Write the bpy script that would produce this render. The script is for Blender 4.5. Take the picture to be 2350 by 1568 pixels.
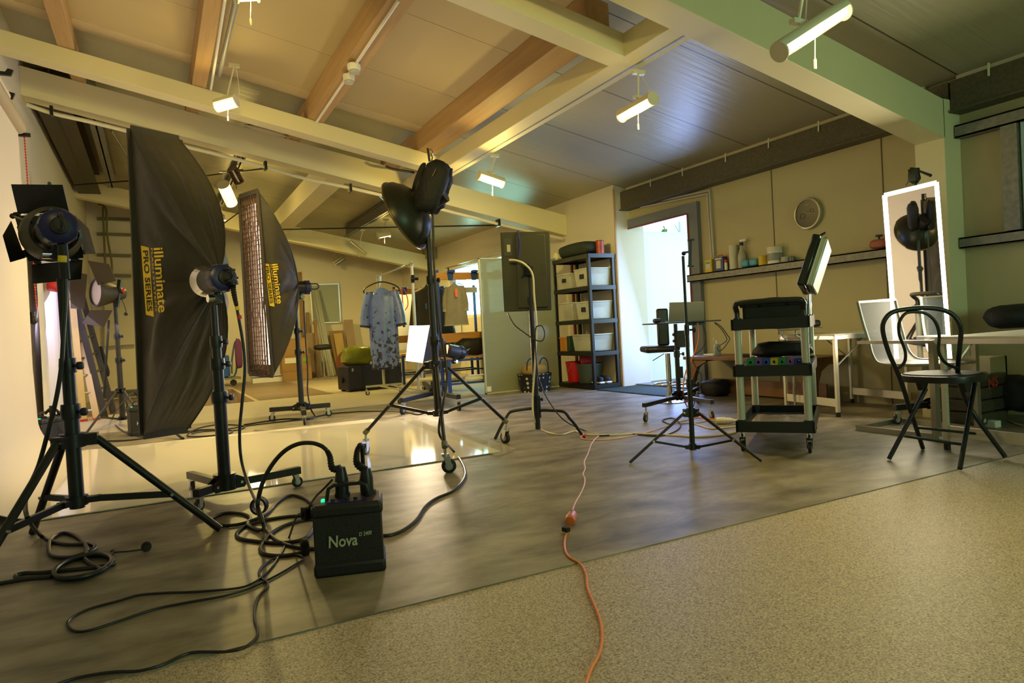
import bpy, math, random
from mathutils import Vector, Matrix, noise
random.seed(7)
C = bpy.context.scene.collection
for o in list(bpy.data.objects): bpy.data.objects.remove(o)
sc = bpy.context.scene
# ---------------------------------------------------------------- camera (24 mm lens, eye height 0.88 m)
FOC, CX, CY, EYE = 1567.0, 1175.0, 784.0, 0.88
def _ray(px, py): return Vector((px-CX, py-CY, FOC))
_Y = _ray(355, 800).normalized(); _X = _ray(4169, 590); _X = (_X-_X.dot(_Y)*_Y).normalized()
_Z = _X.cross(_Y).normalized()
if _Z.y > 0: _Z = -_Z
RW = Matrix((_X, _Y, _Z))                    # camera axes (right, down, forward) -> room axes
cam = bpy.data.objects.new('camera', bpy.data.cameras.new('camera')); C.objects.link(cam)
cam.data.sensor_width = 36; cam.data.lens = 36*FOC/2350; cam.data.clip_end = 200
_r, _d, _f = RW.col[0].copy(), RW.col[1].copy(), RW.col[2].copy()
M = Matrix((_r, -_d, -_f)).transposed().to_4x4(); M.translation = (0, 0, EYE)
cam.matrix_world = M
sc.camera = cam
sc.view_settings.view_transform = 'Standard'; sc.view_settings.look = 'None'
sc.view_settings.exposure = 0.0; sc.view_settings.gamma = 1; sc.view_settings.use_curve_mapping = False
sc.cycles.use_denoising = True; sc.cycles.max_bounces = 8; sc.cycles.diffuse_bounces = 4
sc.cycles.sample_clamp_indirect = 4; sc.cycles.caustics_reflective = False; sc.cycles.caustics_refractive = False
# ---------------------------------------------------------------- world and daylight
w = bpy.data.worlds.new('world'); sc.world = w; w.use_nodes = True
bg = w.node_tree.nodes['Background']; bg.inputs[0].default_value = (.55, .68, 1, 1); bg.inputs[1].default_value = 2
def light(kind, name, loc, energy, color, size=.1, rot=None, aim=None, size_y=None, spot=None, blend=.5):
    l = bpy.data.lights.new(name, kind); l.energy = energy; l.color = color
    if kind == 'AREA':
        l.size = size
        if size_y: l.shape = 'RECTANGLE'; l.size_y = size_y
    else: l.shadow_soft_size = size
    if spot: l.spot_size = spot; l.spot_blend = blend
    o = bpy.data.objects.new(name, l); C.objects.link(o); o.location = loc
    if aim is not None:
        o.rotation_euler = (Vector(aim)-Vector(loc)).to_track_quat('-Z', 'Y').to_euler()
    return o
WARM = (1, .74, .20)
K_LAMP, K_DOOR, K_BACK = 1.0, 1.0, 1.0
light('AREA', 'daylight_door', (6.35, 6.85, 1.25), 95*K_DOOR, (.28, .42, 1), 1.0, aim=(1.5, 4.0, .0), size_y=2.0)
light('AREA', 'daylight_yard', (7.3, 5.7, 1.5), 36*K_DOOR, (.6, 1, .85), 1.0, aim=(5.85, 7.56, .9), size_y=2.0)
light('AREA', 'daylight_side_window', (5.95, 11.8, 1.7), 260*K_DOOR, (.42, 1, .8), 2.4, aim=(0, 11, .5), size_y=1.0)
light('SUN', 'sun', (0, 0, 12), 5.5, (1, .97, .9), .01, aim=(6.5, 0, 0))
light('AREA', 'daylight_rear_window', (3.7, -3.1, 1.6), 75*K_BACK, (.48, 1, .38), 1.4, aim=(3.0, 6, 2.6), size_y=1.2)
# ---------------------------------------------------------------- pixel rays into the room
def dray(px, py): return RW @ _ray(px, py)
def F(px, py, z=0.0):
    v = dray(px, py); t = (z-EYE)/v.z; return Vector((v.x*t, v.y*t, z))
def P(px, py, ax, val):
    v = dray(px, py); t = (val-(EYE if ax == 2 else 0))/v[ax]; return Vector((v.x*t, v.y*t, EYE+v.z*t))
def S(px, py, z0, s=.207):                    # the sloping roof planes
    v = dray(px, py); t = (z0+s*5.63-EYE)/(v.z+s*v.x); return Vector((v.x*t, v.y*t, EYE+v.z*t))
FW = Vector((_f.x, _f.y, 0)).normalized()
def on(px, py, base, dd=0.0):                # upright plane through base, facing the viewer
    v = dray(px, py); t = ((base[0]*FW.x+base[1]*FW.y)+dd)/(v.x*FW.x+v.y*FW.y); return Vector((v.x*t, v.y*t, EYE+v.z*t))
def zroof(x, z0=2.757): return z0+.207*(5.63-x)
# ---------------------------------------------------------------- materials
MATS = {}
def mat(name, col, rough=.5, metal=0, var=.0, vscale=8, bump=0, bscale=60, emit=None, estr=0, alpha=1, trans=0, spec=.5, stretch=None, col2=None, ior=1.45, coat=0, aniso=0, sheen=0):
    if name in MATS: return MATS[name]
    m = bpy.data.materials.new(name); m.use_nodes = True; nt = m.node_tree; N = nt.nodes; L = nt.links
    b = N['Principled BSDF']; b.inputs['Roughness'].default_value = rough; b.inputs['Metallic'].default_value = metal
    b.inputs['Specular IOR Level'].default_value = spec; b.inputs['IOR'].default_value = ior
    b.inputs['Transmission Weight'].default_value = trans; b.inputs['Alpha'].default_value = alpha
    b.inputs['Coat Weight'].default_value = coat; b.inputs['Anisotropic'].default_value = aniso
    b.inputs['Sheen Weight'].default_value = sheen
    b.inputs['Base Color'].default_value = (*col, 1)
    tc = N.new('ShaderNodeTexCoord'); mp = N.new('ShaderNodeMapping'); L.new(tc.outputs['Object'], mp.inputs[0])
    if stretch: mp.inputs['Scale'].default_value = stretch
    v = var if var else .06
    nz = N.new('ShaderNodeTexNoise'); nz.inputs['Scale'].default_value = vscale; nz.inputs['Detail'].default_value = 5
    L.new(mp.outputs[0], nz.inputs['Vector'])
    mx = N.new('ShaderNodeMixRGB'); L.new(nz.outputs['Fac'], mx.inputs[0])
    c2 = col2 if col2 else tuple(min(1, c*(1+v)) for c in col)
    c1 = tuple(c*(1-v) for c in col) if not col2 else col
    mx.inputs[1].default_value = (*c1, 1); mx.inputs[2].default_value = (*c2, 1)
    L.new(mx.outputs[0], b.inputs['Base Color'])
    if bump:
        n2 = N.new('ShaderNodeTexNoise'); n2.inputs['Scale'].default_value = bscale; n2.inputs['Detail'].default_value = 3
        L.new(mp.outputs[0], n2.inputs['Vector']); bp = N.new('ShaderNodeBump'); bp.inputs['Strength'].default_value = bump; bp.inputs['Distance'].default_value = .01
        L.new(n2.outputs['Fac'], bp.inputs['Height']); L.new(bp.outputs[0], b.inputs['Normal'])
    if emit: b.inputs['Emission Color'].default_value = (*emit, 1); b.inputs['Emission Strength'].default_value = estr
    MATS[name] = m; return m
def ramp(m, fac, stops):
    r = m.node_tree.nodes.new('ShaderNodeValToRGB'); m.node_tree.links.new(fac, r.inputs[0]); e = r.color_ramp.elements
    while len(e) < len(stops): e.new(.5)
    for k, (p, c) in enumerate(stops): e[k].position = p; e[k].color = (*c, 1)
    return r
blk = mat('black_paint', (.012, .012, .013), .38, 0, .2, 30)
blkm = mat('black_metal', (.02, .02, .021), .32, .5, .2, 20)
rub = mat('black_rubber', (.012, .012, .012), .55, 0, .2, 40, .2)
cabm = mat('cable_black', (.014, .014, .015), .42, 0, .2, 20)
fabb = mat('black_fabric', (.02, .017, .012), .6, 0, .25, 14, .8, 7, sheen=.12)
chrome = mat('chrome', (.75, .74, .72), .12, 1, .05)
steel = mat('zinc_steel', (.55, .55, .53), .3, .9, .1, 20)
alu = mat('aluminium', (.72, .71, .68), .32, .75, .06, 10)
white = mat('white_paint', (.74, .72, .64), .5, 0, .05, 3, .08, 40)
wpl = mat('white_plastic', (.8, .79, .74), .35, 0, .04)
cream = mat('cream_enamel', (.72, .68, .5), .35, 0, .04)
wood = mat('pine_timber', (.36, .22, .10), .6, 0, .3, 3, .15, 30, stretch=(8, .5, 8), col2=(.55, .37, .19))
woodo = mat('bench_timber', (.45, .22, .05), .45, 0, .2, 4, stretch=(1, 8, 8))
woodd = mat('desk_timber', (.20, .10, .04), .5, 0, .2, 3, stretch=(.6, 5, 5))
card = mat('cardboard', (.36, .22, .09), .8, 0, .12, 6)
blue = mat('blue_enamel', (.02, .06, .30), .4, 0, .1)
red = mat('red_plastic', (.55, .02, .02), .4, 0, .1)
yel = mat('yellow_print', (.75, .55, .02), .6, 0, .1, 30)
org = mat('orange_cable', (.8, .22, .03), .45, 0, .1)
navy = mat('navy_plastic', (.012, .012, .09), .35, 0, .2)
galv = mat('galvanised_steel', (.22, .22, .2), .5, .5, .45, 25, .1, 60)
# ---------------------------------------------------------------- mesh builder
ORG = {}
class MB:
    def __init__(s): s.v = []; s.f = []
    def add(s, vs, fs):
        n = len(s.v); s.v += [Vector(v) for v in vs]; s.f += [tuple(i+n for i in f) for f in fs]; return s
    def box(s, c, d, rz=0, R=None):
        c = Vector(c); R = R or Matrix.Rotation(rz, 3, 'Z'); hx, hy, hz = d[0]/2, d[1]/2, d[2]/2
        vs = [c+R@Vector((x, y, z)) for x in (-hx, hx) for y in (-hy, hy) for z in (-hz, hz)]
        return s.add(vs, [(0, 1, 3, 2), (4, 6, 7, 5), (0, 4, 5, 1), (2, 3, 7, 6), (0, 2, 6, 4), (1, 5, 7, 3)])
    def bar(s, a, b, w, h, up=(0, 0, 1)):
        a, b = Vector(a), Vector(b); d = (b-a).normalized(); x = d.cross(Vector(up))
        if x.length < 1e-4: x = d.cross(Vector((1, 0, 0)))
        x.normalize(); y = x.cross(d)
        vs = [p+x*i*w/2+y*j*h/2 for p in (a, b) for i, j in ((-1, -1), (1, -1), (1, 1), (-1, 1))]
        return s.add(vs, [(0, 1, 2, 3), (7, 6, 5, 4), (0, 4, 5, 1), (1, 5, 6, 2), (2, 6, 7, 3), (3, 7, 4, 0)])
    def hexa(s, q0, q1):                      # two matching quads -> solid
        return s.add(list(q0)+list(q1), [(0, 1, 2, 3), (7, 6, 5, 4), (0, 4, 5, 1), (1, 5, 6, 2), (2, 6, 7, 3), (3, 7, 4, 0)])
    def tube(s, pts, r, n=10, closed=False):
        pts = [Vector(p) for p in pts]; m = len(pts); rs = r if isinstance(r, (list, tuple)) else [r]*m
        T = []
        for i in range(m):
            a = pts[(i-1) % m] if closed or i > 0 else pts[i]; b = pts[(i+1) % m] if closed or i < m-1 else pts[i]
            T.append((b-a).normalized())
        u = T[0].orthogonal().normalized(); vs = []
        for i in range(m):
            u = (u-T[i]*u.dot(T[i]))
            if u.length < 1e-5: u = T[i].orthogonal()
            u.normalize(); w2 = T[i].cross(u)
            for k in range(n):
                a = 2*math.pi*k/n; vs.append(pts[i]+(u*math.cos(a)+w2*math.sin(a))*rs[i])
        fs = []
        for i in range(m if closed else m-1):
            j = (i+1) % m
            for k in range(n): fs.append((i*n+k, i*n+(k+1) % n, j*n+(k+1) % n, j*n+k))
        if not closed: fs.append(tuple(range(n-1, -1, -1))); fs.append(tuple((m-1)*n+k for k in range(n)))
        return s.add(vs, fs)
    def lathe(s, prof, o, ax=(0, 0, 1), n=20, cap=True):   # prof: (radius, distance along ax)
        o, ax = Vector(o), Vector(ax).normalized(); u = ax.orthogonal().normalized(); w2 = ax.cross(u); vs = []
        for r, h in prof:
            for k in range(n):
                a = 2*math.pi*k/n; vs.append(o+ax*h+(u*math.cos(a)+w2*math.sin(a))*max(r, 1e-4))
        fs = [(i*n+k, i*n+(k+1) % n, (i+1)*n+(k+1) % n, (i+1)*n+k) for i in range(len(prof)-1) for k in range(n)]
        if cap: fs.append(tuple(range(n-1, -1, -1))); fs.append(tuple((len(prof)-1)*n+k for k in range(n)))
        return s.add(vs, fs)
    def cyl(s, a, b, r, n=16, r2=None):
        a, b = Vector(a), Vector(b); return s.lathe([(r, 0), (r if r2 is None else r2, (b-a).length)], a, b-a, n)
    def sphere(s, c, r, n=12, sc_=(1, 1, 1)):
        c = Vector(c); vs = []; m = n//2+1
        for i in range(m):
            t = math.pi*i/(m-1)
            for k in range(n):
                a = 2*math.pi*k/n; vs.append(c+Vector((math.sin(t)*math.cos(a)*r*sc_[0], math.sin(t)*math.sin(a)*r*sc_[1], math.cos(t)*r*sc_[2])))
        return s.add(vs, [(i*n+k, i*n+(k+1) % n, (i+1)*n+(k+1) % n, (i+1)*n+k) for i in range(m-1) for k in range(n)])
    def prism(s, poly, o, x, y, h):           # poly in the x-y frame, thickness h along x cross y (centred)
        o, x, y = Vector(o), Vector(x).normalized(), Vector(y).normalized(); z = x.cross(y).normalized(); n = len(poly)
        vs = [o+x*p[0]+y*p[1]+z*q for q in (-h/2, h/2) for p in poly]
        return s.add(vs, [tuple(range(n-1, -1, -1)), tuple(range(n, 2*n))]+[(i, (i+1) % n, n+(i+1) % n, n+i) for i in range(n)])
    def sheet(s, g, th=.004):                 # g: rows of points, given thickness
        R_, K = len(g), len(g[0]); nrm = []
        for i in range(R_):
            for k in range(K):
                a = Vector(g[min(i+1, R_-1)][k])-Vector(g[max(i-1, 0)][k]); b = Vector(g[i][min(k+1, K-1)])-Vector(g[i][max(k-1, 0)])
                q = a.cross(b); nrm.append(q.normalized() if q.length > 1e-9 else Vector((0, 0, 1)))
        flat = [Vector(p) for r_ in g for p in r_]; N_ = R_*K
        vs = [p+nrm[i]*th/2 for i, p in enumerate(flat)]+[p-nrm[i]*th/2 for i, p in enumerate(flat)]
        fs = []
        for i in range(R_-1):
            for k in range(K-1):
                a, b, c, d = i*K+k, i*K+k+1, (i+1)*K+k+1, (i+1)*K+k
                fs += [(a, d, c, b), (N_+a, N_+b, N_+c, N_+d)]
        ed = [k for k in range(K)]+[i*K+K-1 for i in range(1, R_)]+[(R_-1)*K+k for k in range(K-2, -1, -1)]+[i*K for i in range(R_-2, 0, -1)]
        for i in range(len(ed)):
            a, b = ed[i], ed[(i+1) % len(ed)]; fs.append((a, b, N_+b, N_+a))
        return s.add(vs, fs)
    def build(s, name, m, parent=None, label=None, smooth=True, bevel=0, cat=None, group=None, kind=None, ang=38):
        me = bpy.data.meshes.new(name); o0 = Vector((0, 0, 0))
        if parent is not None: o0 = ORG[parent]
        elif cat is not None:
            xs = [v.x for v in s.v]; ys = [v.y for v in s.v]; zs = [v.z for v in s.v]
            o0 = Vector(((min(xs)+max(xs))/2, (min(ys)+max(ys))/2, min(zs)))
        me.from_pydata([v-o0 for v in s.v], [], s.f); me.validate(); me.update()
        import bmesh
        bm = bmesh.new(); bm.from_mesh(me); bmesh.ops.recalc_face_normals(bm, faces=bm.faces); bm.to_mesh(me); bm.free()
        if smooth: me.shade_smooth(); me.set_sharp_from_angle(angle=math.radians(ang))
        me.materials.append(m); o = bpy.data.objects.new(name, me); C.objects.link(o)
        if parent is not None: o.parent = parent
        else: o.location = o0
        ORG[o] = o0
        if bevel:
            b = o.modifiers.new('bevel', 'BEVEL'); b.width = bevel; b.segments = 2; b.limit_method = 'ANGLE'
        if label: o['label'] = label
        if cat: o['category'] = cat
        if group: o['group'] = group
        if kind: o['kind'] = kind
        return o
def thing(name, label, cat, loc, group=None):
    o = bpy.data.objects.new(name, None); C.objects.link(o); o.location = Vector(loc); ORG[o] = Vector(loc)
    o.empty_display_size = .1; o['label'] = label; o['category'] = cat
    if group: o['group'] = group
    return o
def struct(mb, name, m, **k): return mb.build(name, m, kind='structure', **k)
def spline(pts, k=8, closed=False):
    pts = [Vector(p) for p in pts]; out = []; n = len(pts)
    for i in range(n if closed else n-1):
        if closed: a, b, c, d = pts[(i-1) % n], pts[i], pts[(i+1) % n], pts[(i+2) % n]
        else: a, b, c, d = pts[max(i-1, 0)], pts[i], pts[i+1], pts[min(i+2, n-1)]
        for j in range(k):
            t = j/k; out.append(.5*((2*b)+(c-a)*t+(2*a-5*b+4*c-d)*t*t+(3*b-a-3*c+d)*t**3))
    if not closed: out.append(pts[-1])
    return out
def text_mb(mb, s, o, x, y, size, depth=.0012, sx=1, bold=0, spacing=1.0, offs=0.0):
    cu = bpy.data.curves.new('tmp', 'FONT'); cu.body = s; cu.size = 1; cu.extrude = 0; cu.resolution_u = 3; cu.space_character = spacing; cu.offset = offs
    t = bpy.data.objects.new('tmp', cu); C.objects.link(t); dg = bpy.context.evaluated_depsgraph_get(); dg.update()
    me = bpy.data.meshes.new_from_object(t.evaluated_get(dg)); x, y = Vector(x).normalized(), Vector(y).normalized(); z = x.cross(y)
    vs = [Vector(o)+x*v.co.x*size*sx+y*v.co.y*size+z*depth for v in me.vertices]; fs = [tuple(p.vertices) for p in me.polygons]
    mb.add(vs, fs); wdt = max((v.co.x for v in me.vertices), default=0)*size*sx
    bpy.data.objects.remove(t); bpy.data.curves.remove(cu); bpy.data.meshes.remove(me); return wdt
# ================================================================ THE SETTING
fm = mat('speckled_quartz_floor', (.4, .36, .26), .5, 0, .1, 3)
nt = fm.node_tree; vo = nt.nodes.new('ShaderNodeTexNoise'); vo.inputs['Scale'].default_value = 170; vo.inputs['Detail'].default_value = 4; vo.inputs['Roughness'].default_value = .75
tc = [n for n in nt.nodes if n.type == 'TEX_COORD'][0]; nt.links.new(tc.outputs['Object'], vo.inputs['Vector'])
rp = ramp(fm, vo.outputs['Fac'], [(.36, (.10, .08, .06)), (.46, (.36, .30, .225)), (.56, (.49, .425, .33)), (.66, (.72, .64, .54))])
nt.links.new(rp.outputs[0], nt.nodes['Principled BSDF'].inputs['Base Color'])
vm = mat('grey_vinyl_floor', (.3, .27, .2), .3, 0, .2, 2, stretch=(.7, 2.2, 1))
nt = vm.node_tree; N = nt.nodes; tc = [n for n in N if n.type == 'TEX_COORD'][0]
mp = N.new('ShaderNodeMapping'); mp.inputs['Scale'].default_value = (1.2, 2.3, 1); nt.links.new(tc.outputs['Object'], mp.inputs[0])
n1 = N.new('ShaderNodeTexNoise'); n1.inputs['Scale'].default_value = 2.2; n1.inputs['Detail'].default_value = 8; n1.inputs['Roughness'].default_value = .62; n1.inputs['Distortion'].default_value = .25
nt.links.new(mp.outputs[0], n1.inputs['Vector'])
rp = ramp(vm, n1.outputs['Fac'], [(.32, (.10, .085, .06)), (.48, (.20, .175, .135)), (.66, (.32, .285, .23))])
nt.links.new(rp.outputs[0], N['Principled BSDF'].inputs['Base Color'])
wv = N.new('ShaderNodeTexNoise'); wv.inputs['Scale'].default_value = 1.1; wv.inputs['Detail'].default_value = 1.5; mp2 = N.new('ShaderNodeMapping')
mp2.inputs['Scale'].default_value = (.5, 2.0, 1); mp2.inputs['Rotation'].default_value = (0, 0, .9); nt.links.new(tc.outputs['Object'], mp2.inputs[0]); nt.links.new(mp2.outputs[0], wv.inputs['Vector'])
bp = N.new('ShaderNodeBump'); bp.inputs['Strength'].default_value = .35; bp.inputs['Distance'].default_value = .03
nt.links.new(wv.outputs['Fac'], bp.inputs['Height']); nt.links.new(bp.outputs[0], N['Principled BSDF'].inputs['Normal'])
N['Principled BSDF'].inputs['Roughness'].default_value = .46
def plank(name, c1, c2, rough, sx=1.2, sy=.16):
    m = mat(name, c1, rough); nt = m.node_tree; N = nt.nodes; tc = [n for n in N if n.type == 'TEX_COORD'][0]
    b = N.new('ShaderNodeTexBrick'); b.inputs['Color1'].default_value = (*c1, 1); b.inputs['Color2'].default_value = (*c2, 1)
    b.inputs['Mortar'].default_value = (*[c*.45 for c in c1], 1); b.inputs['Scale'].default_value = 1; b.inputs['Mortar Size'].default_value = .003
    b.inputs['Brick Width'].default_value = sx; b.inputs['Row Height'].default_value = sy; nt.links.new(tc.outputs['Object'], b.inputs['Vector'])
    nt.links.new(b.outputs['Color'], N['Principled BSDF'].inputs['Base Color']); return m
struct(MB().box((2.4, 6.8, -.1), (7.6, 20.2, .196)), 'floor', fm, smooth=False)
struct(MB().box((2.385, 5.34, 0), (6.97, 6.42, .005)), 'floor_vinyl', vm, smooth=False)
struct(MB().box((2.27, 9.75, 0), (6.7, 2.4, .004)), 'floor_linoleum', mat('pale_linoleum', (.46, .42, .33), .5, 0, .12, 3), smooth=False)
struct(MB().box((2.27, 13.78, 0), (6.7, 5.64, .004)), 'floor_laminate', plank('pale_laminate', (.42, .36, .26), (.36, .31, .23), .5), smooth=False)
struct(MB().box((.1, 12.6, .003), (2.38, 3.34, .006)), 'floor_parquet', plank('dark_parquet', (.11, .045, .02), (.15, .065, .028), .18, .9, .09), smooth=False)
struct(MB().box((1.92, 13.38, .003), (1.12, 4.76, .006)), 'floor_boards', plank('grey_boards', (.17, .12, .08), (.25, .18, .125), .4, 1.3, .18), smooth=False)
# walls
wm = mat('cream_wall_panel', (.46, .42, .24), .5, 0, .04, 2)
nt = wm.node_tree; N = nt.nodes; tc = [n for n in N if n.type == 'TEX_COORD'][0]; wv = N.new('ShaderNodeTexWave'); wv.bands_direction = 'Y'; wv.inputs['Scale'].default_value = 12
nt.links.new(tc.outputs['Object'], wv.inputs['Vector']); bp = N.new('ShaderNodeBump'); bp.inputs['Strength'].default_value = .08; bp.inputs['Distance'].default_value = .004
nt.links.new(wv.outputs['Fac'], bp.inputs['Height']); nt.links.new(bp.outputs[0], N['Principled BSDF'].inputs['Normal'])
pl = mat('white_plaster', (.66, .62, .52), .65, 0, .05, 2, .05, 30)
b = MB()                                       # wall beside the door: inner face X = 5.87, door opening Y 6.33..7.33
b.box((5.97, 1.665, 1.5), (.2, 9.33, 3.0)).box((5.97, 6.945, 2.6), (.2, 1.23, .8))
struct(b, 'wall_right', wm, smooth=False)
b = MB()
for y in (-1.05, .18, 1.41, 2.645, 3.876, 5.108): b.box((5.868, y, 1.3), (.006, .008, 2.6))
struct(b, 'trim_1', mat('panel_seam', (.12, .1, .05), .6), smooth=False)
b = MB()                                       # lined wall X = 5.63 beyond the door, window Y 10.2..13.7, z 1.15..2.27
b.box((5.87, 7.76, 1.6), (.48, .4, 3.2)).box((5.75, 9.08, 1.6), (.24, 2.24, 3.2)).box((5.75, 15.2, 1.6), (.24, 3.0, 3.2)).box((5.75, 11.95, .575), (.24, 3.5, 1.15)).box((5.75, 11.95, 2.73), (.24, 3.5, .92))
struct(b, 'wall_lining', pl, smooth=False)
struct(MB().box((5.632, 7.56, 1.35), (.02, .02, 2.7)), 'trim_2', mat('pine_edge', (.5, .32, .16), .6), smooth=False)
struct(MB().box((-1.2, 6.8, 2.1), (.2, 20.2, 4.4)), 'wall_left', pl, smooth=False)
struct(MB().box((2.4, 16.7, 2.1), (7.4, .2, 4.4)), 'wall_far', pl, smooth=False)
b = MB(); b.box((2.4, -3.1, .45), (7.4, .2, .9)).box((2.4, -3.1, 3.3), (7.4, .2, 2.0)).box((-.15, -3.1, 1.6), (1.9, .2, 1.4)).box((5.2, -3.1, 1.6), (1.8, .2, 1.4))
struct(b, 'wall_rear', pl, smooth=False)
# roof: profiled steel panels, falling towards the door wall
rm = mat('steel_roof_panel', (.41, .39, .27), .38, .12, .06, 2, stretch=(.5, 8, 1))
nt = rm.node_tree; N = nt.nodes; L = nt.links; tc = [n for n in N if n.type == 'TEX_COORD'][0]; sp = N.new('ShaderNodeSeparateXYZ'); L.new(tc.outputs['Object'], sp.inputs[0])
def lines(period, width, off):
    a = N.new('ShaderNodeMath'); a.operation = 'ADD'; a.inputs[1].default_value = off+100*period; L.new(sp.outputs['Y'], a.inputs[0])
    m_ = N.new('ShaderNodeMath'); m_.operation = 'MODULO'; m_.inputs[1].default_value = period; L.new(a.outputs[0], m_.inputs[0])
    g = N.new('ShaderNodeMath'); g.operation = 'LESS_THAN'; g.inputs[1].default_value = width; L.new(m_.outputs[0], g.inputs[0]); return g
g1 = lines(1.09, .014, -6.44); g2 = lines(.115, .006, 0)
mx0 = [n for n in N if n.type == 'MIX_RGB'][0]
ma = N.new('ShaderNodeMixRGB'); L.new(g1.outputs[0], ma.inputs[0]); L.new(mx0.outputs[0], ma.inputs[1]); ma.inputs[2].default_value = (.1, .085, .05, 1)
L.new(ma.outputs[0], N['Principled BSDF'].inputs['Base Color'])
ms = N.new('ShaderNodeMath'); ms.operation = 'ADD'; L.new(g1.outputs[0], ms.inputs[0]); L.new(g2.outputs[0], ms.inputs[1])
bp = N.new('ShaderNodeBump'); bp.inputs['Strength'].default_value = .35; bp.inputs['Distance'].default_value = .004; bp.invert = True
L.new(ms.outputs[0], bp.inputs['Height'])
n3 = N.new('ShaderNodeTexNoise'); n3.inputs['Scale'].default_value = 3; mp = N.new('ShaderNodeMapping'); mp.inputs['Scale'].default_value = (.35, 7, 1); L.new(tc.outputs['Object'], mp.inputs[0]); L.new(mp.outputs[0], n3.inputs['Vector'])
bp2 = N.new('ShaderNodeBump'); bp2.inputs['Strength'].default_value = .4; bp2.inputs['Distance'].default_value = .012; L.new(n3.outputs['Fac'], bp2.inputs['Height']); L.new(bp.outputs[0], bp2.inputs['Normal'])
L.new(bp2.outputs[0], N['Principled BSDF'].inputs['Normal'])
def slope_box(b, x0, x1, y0, y1, z0, h):       # box following the roof slope; z0 = height of its underside at X = 5.63
    f = lambda x, y, k: Vector((x, y, z0+.207*(5.63-x)+k))
    return b.hexa([f(x0, y0, 0), f(x1, y0, 0), f(x1, y1, 0), f(x0, y1, 0)], [f(x0, y0, h), f(x1, y0, h), f(x1, y1, h), f(x0, y1, h)])
struct(slope_box(MB(), -1.3, 6.07, -3.2, 16.8, 2.757, .12), 'ceiling', rm, smooth=False)
ZB = 2.243
bw = mat('white_beam_paint', (.72, .66, .42), .5, 0, .06, 2, .06, 25)
def sbeam(x0, x1, y0, y1, h, nm='trim_beam', m=None, z0=ZB):
    return struct(slope_box(MB(), x0, x1, y0, y1, z0, h), nm, m or bw, bevel=.004)
f_ = lambda x, y, k: Vector((x, y, 2.209+.216*(5.64-x)+k))   # rafter over the column is a touch steeper
struct(MB().hexa([f_(-1.1, 3.2, 0), f_(5.66, 3.2, 0), f_(5.66, 3.43, 0), f_(-1.1, 3.43, 0)], [f_(-1.1, 3.2, .31), f_(5.66, 3.2, .31), f_(5.66, 3.43, .31), f_(-1.1, 3.43, .31)]), 'trim_beam', bw, bevel=.004)
sbeam(-1.1, 3.08, 3.92, 4.11, .17)
sbeam(3.075, 3.26, 3.43, 8.77, .165)
sbeam(-1.1, 3.08, 7.47, 7.67, .17)
sbeam(-1.1, 5.63, 8.77, 9.0, .31)
sbeam(-1.1, 5.63, 14.2, 14.42, .32)
xe = S(650, 527, ZB).x
sbeam(xe-.12, xe+.12, 9.0, 14.2, .3)
struct(MB().box((5.757, 3.32, 1.26), (.225, .24, 2.52)), 'trim_column', bw, bevel=.004)
# timber joists lying on the beams, boards above them
ZJ = ZB+.172
for (a, c, yy) in ((130, 170, 101), (440, 473, 197), (705, 742, 275), (955, 998, 348)):
    xa, xb = S(a, yy, ZJ).x, S(c, yy+8, ZJ).x; xb = max(xb, xa+.1)
    struct(slope_box(MB(), xa, xb, 4.0, 7.66, ZJ, .22), 'trim_joist', wood, bevel=.004)
    struct(slope_box(MB(), xa, xb, 7.66, 8.9, ZB+.312, .09), 'trim_joist_block', wood, bevel=.004)
struct(slope_box(MB(), -1.1, 2.55, 3.46, 3.9, ZJ+.02, .12), 'trim_packer', wood, smooth=False)
bd = mat('cream_ceiling_board', (.52, .43, .26), .6, 0, .05, 1)
b = MB()
for y0, y1 in ((4.1, 5.12), (5.125, 6.3), (6.305, 7.28)): slope_box(b, -1.1, 3.0, y0, y1, ZJ+.222, .02)
struct(b, 'ceiling_boards', bd, smooth=False)
struct(slope_box(MB(), -1.1, 3.0, 7.28, 7.5, ZJ+.215, .03), 'ceiling_edge_board', mat('pale_edge_board', (.6, .5, .33), .6), smooth=False)
# steel purlins and eaves beam
def ybeam(x, y0, y1, z, wd, h, nm='trim_purlin', m=galv, fl=.05):
    b = MB(); b.box((x, (y0+y1)/2, z+h/2), (.02, y1-y0, h)).box((x, (y0+y1)/2, z+.008), (wd, y1-y0, .016)).box((x, (y0+y1)/2, z+h-.008), (wd, y1-y0, .016))
    return struct(b, nm, m, smooth=False)
b = MB(); b.box((5.80, 5.38, 2.54), (.13, 4.34, .24)).box((5.79, 5.38, 2.415), (.17, 4.34, .016)); struct(b, 'trim_eaves_beam', mat('rough_dark_steel', (.10, .09, .06), .6, .2, .5, 40, .4, 60), smooth=False)
b = MB(); b.box((5.80, 0, 2.54), (.13, 6.38, .24)).box((5.79, 0, 2.415), (.17, 6.38, .016)); struct(b, 'trim_eaves_beam', mat('rough_dark_steel', (.10, .09, .06), .6, .2, .5, 40, .4, 60), smooth=False)
b = MB(); b.bar((5.84, -3, 2.70), (5.84, 3.19, 2.70), .03, .035).bar((5.84, 3.45, 2.70), (5.84, 7.54, 2.70), .03, .035)
for y in (4.4, 5.0, 5.6, 6.3, 6.9, 2.0, 2.9): b.bar((5.73, y, 2.70), (5.725, y, 2.6), .014, .008)
struct(b, 'trim_3', cream, smooth=False)
xs = S(800, 545, 2.5).x
ybeam(xs, 9.03, 13.97, zroof(xs)-.22, .10, .2)
ybeam(-.5, 9.02, 13.97, zroof(-.5)-.26, .14, .24)
ybeam(-.86, 9.02, 14.18, zroof(-.86)-.42, .34, .36, m=mat('dark_primer_steel', (.06, .045, .025), .6, .2))
xs2 = S(545, 400, 2.5).x
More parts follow.
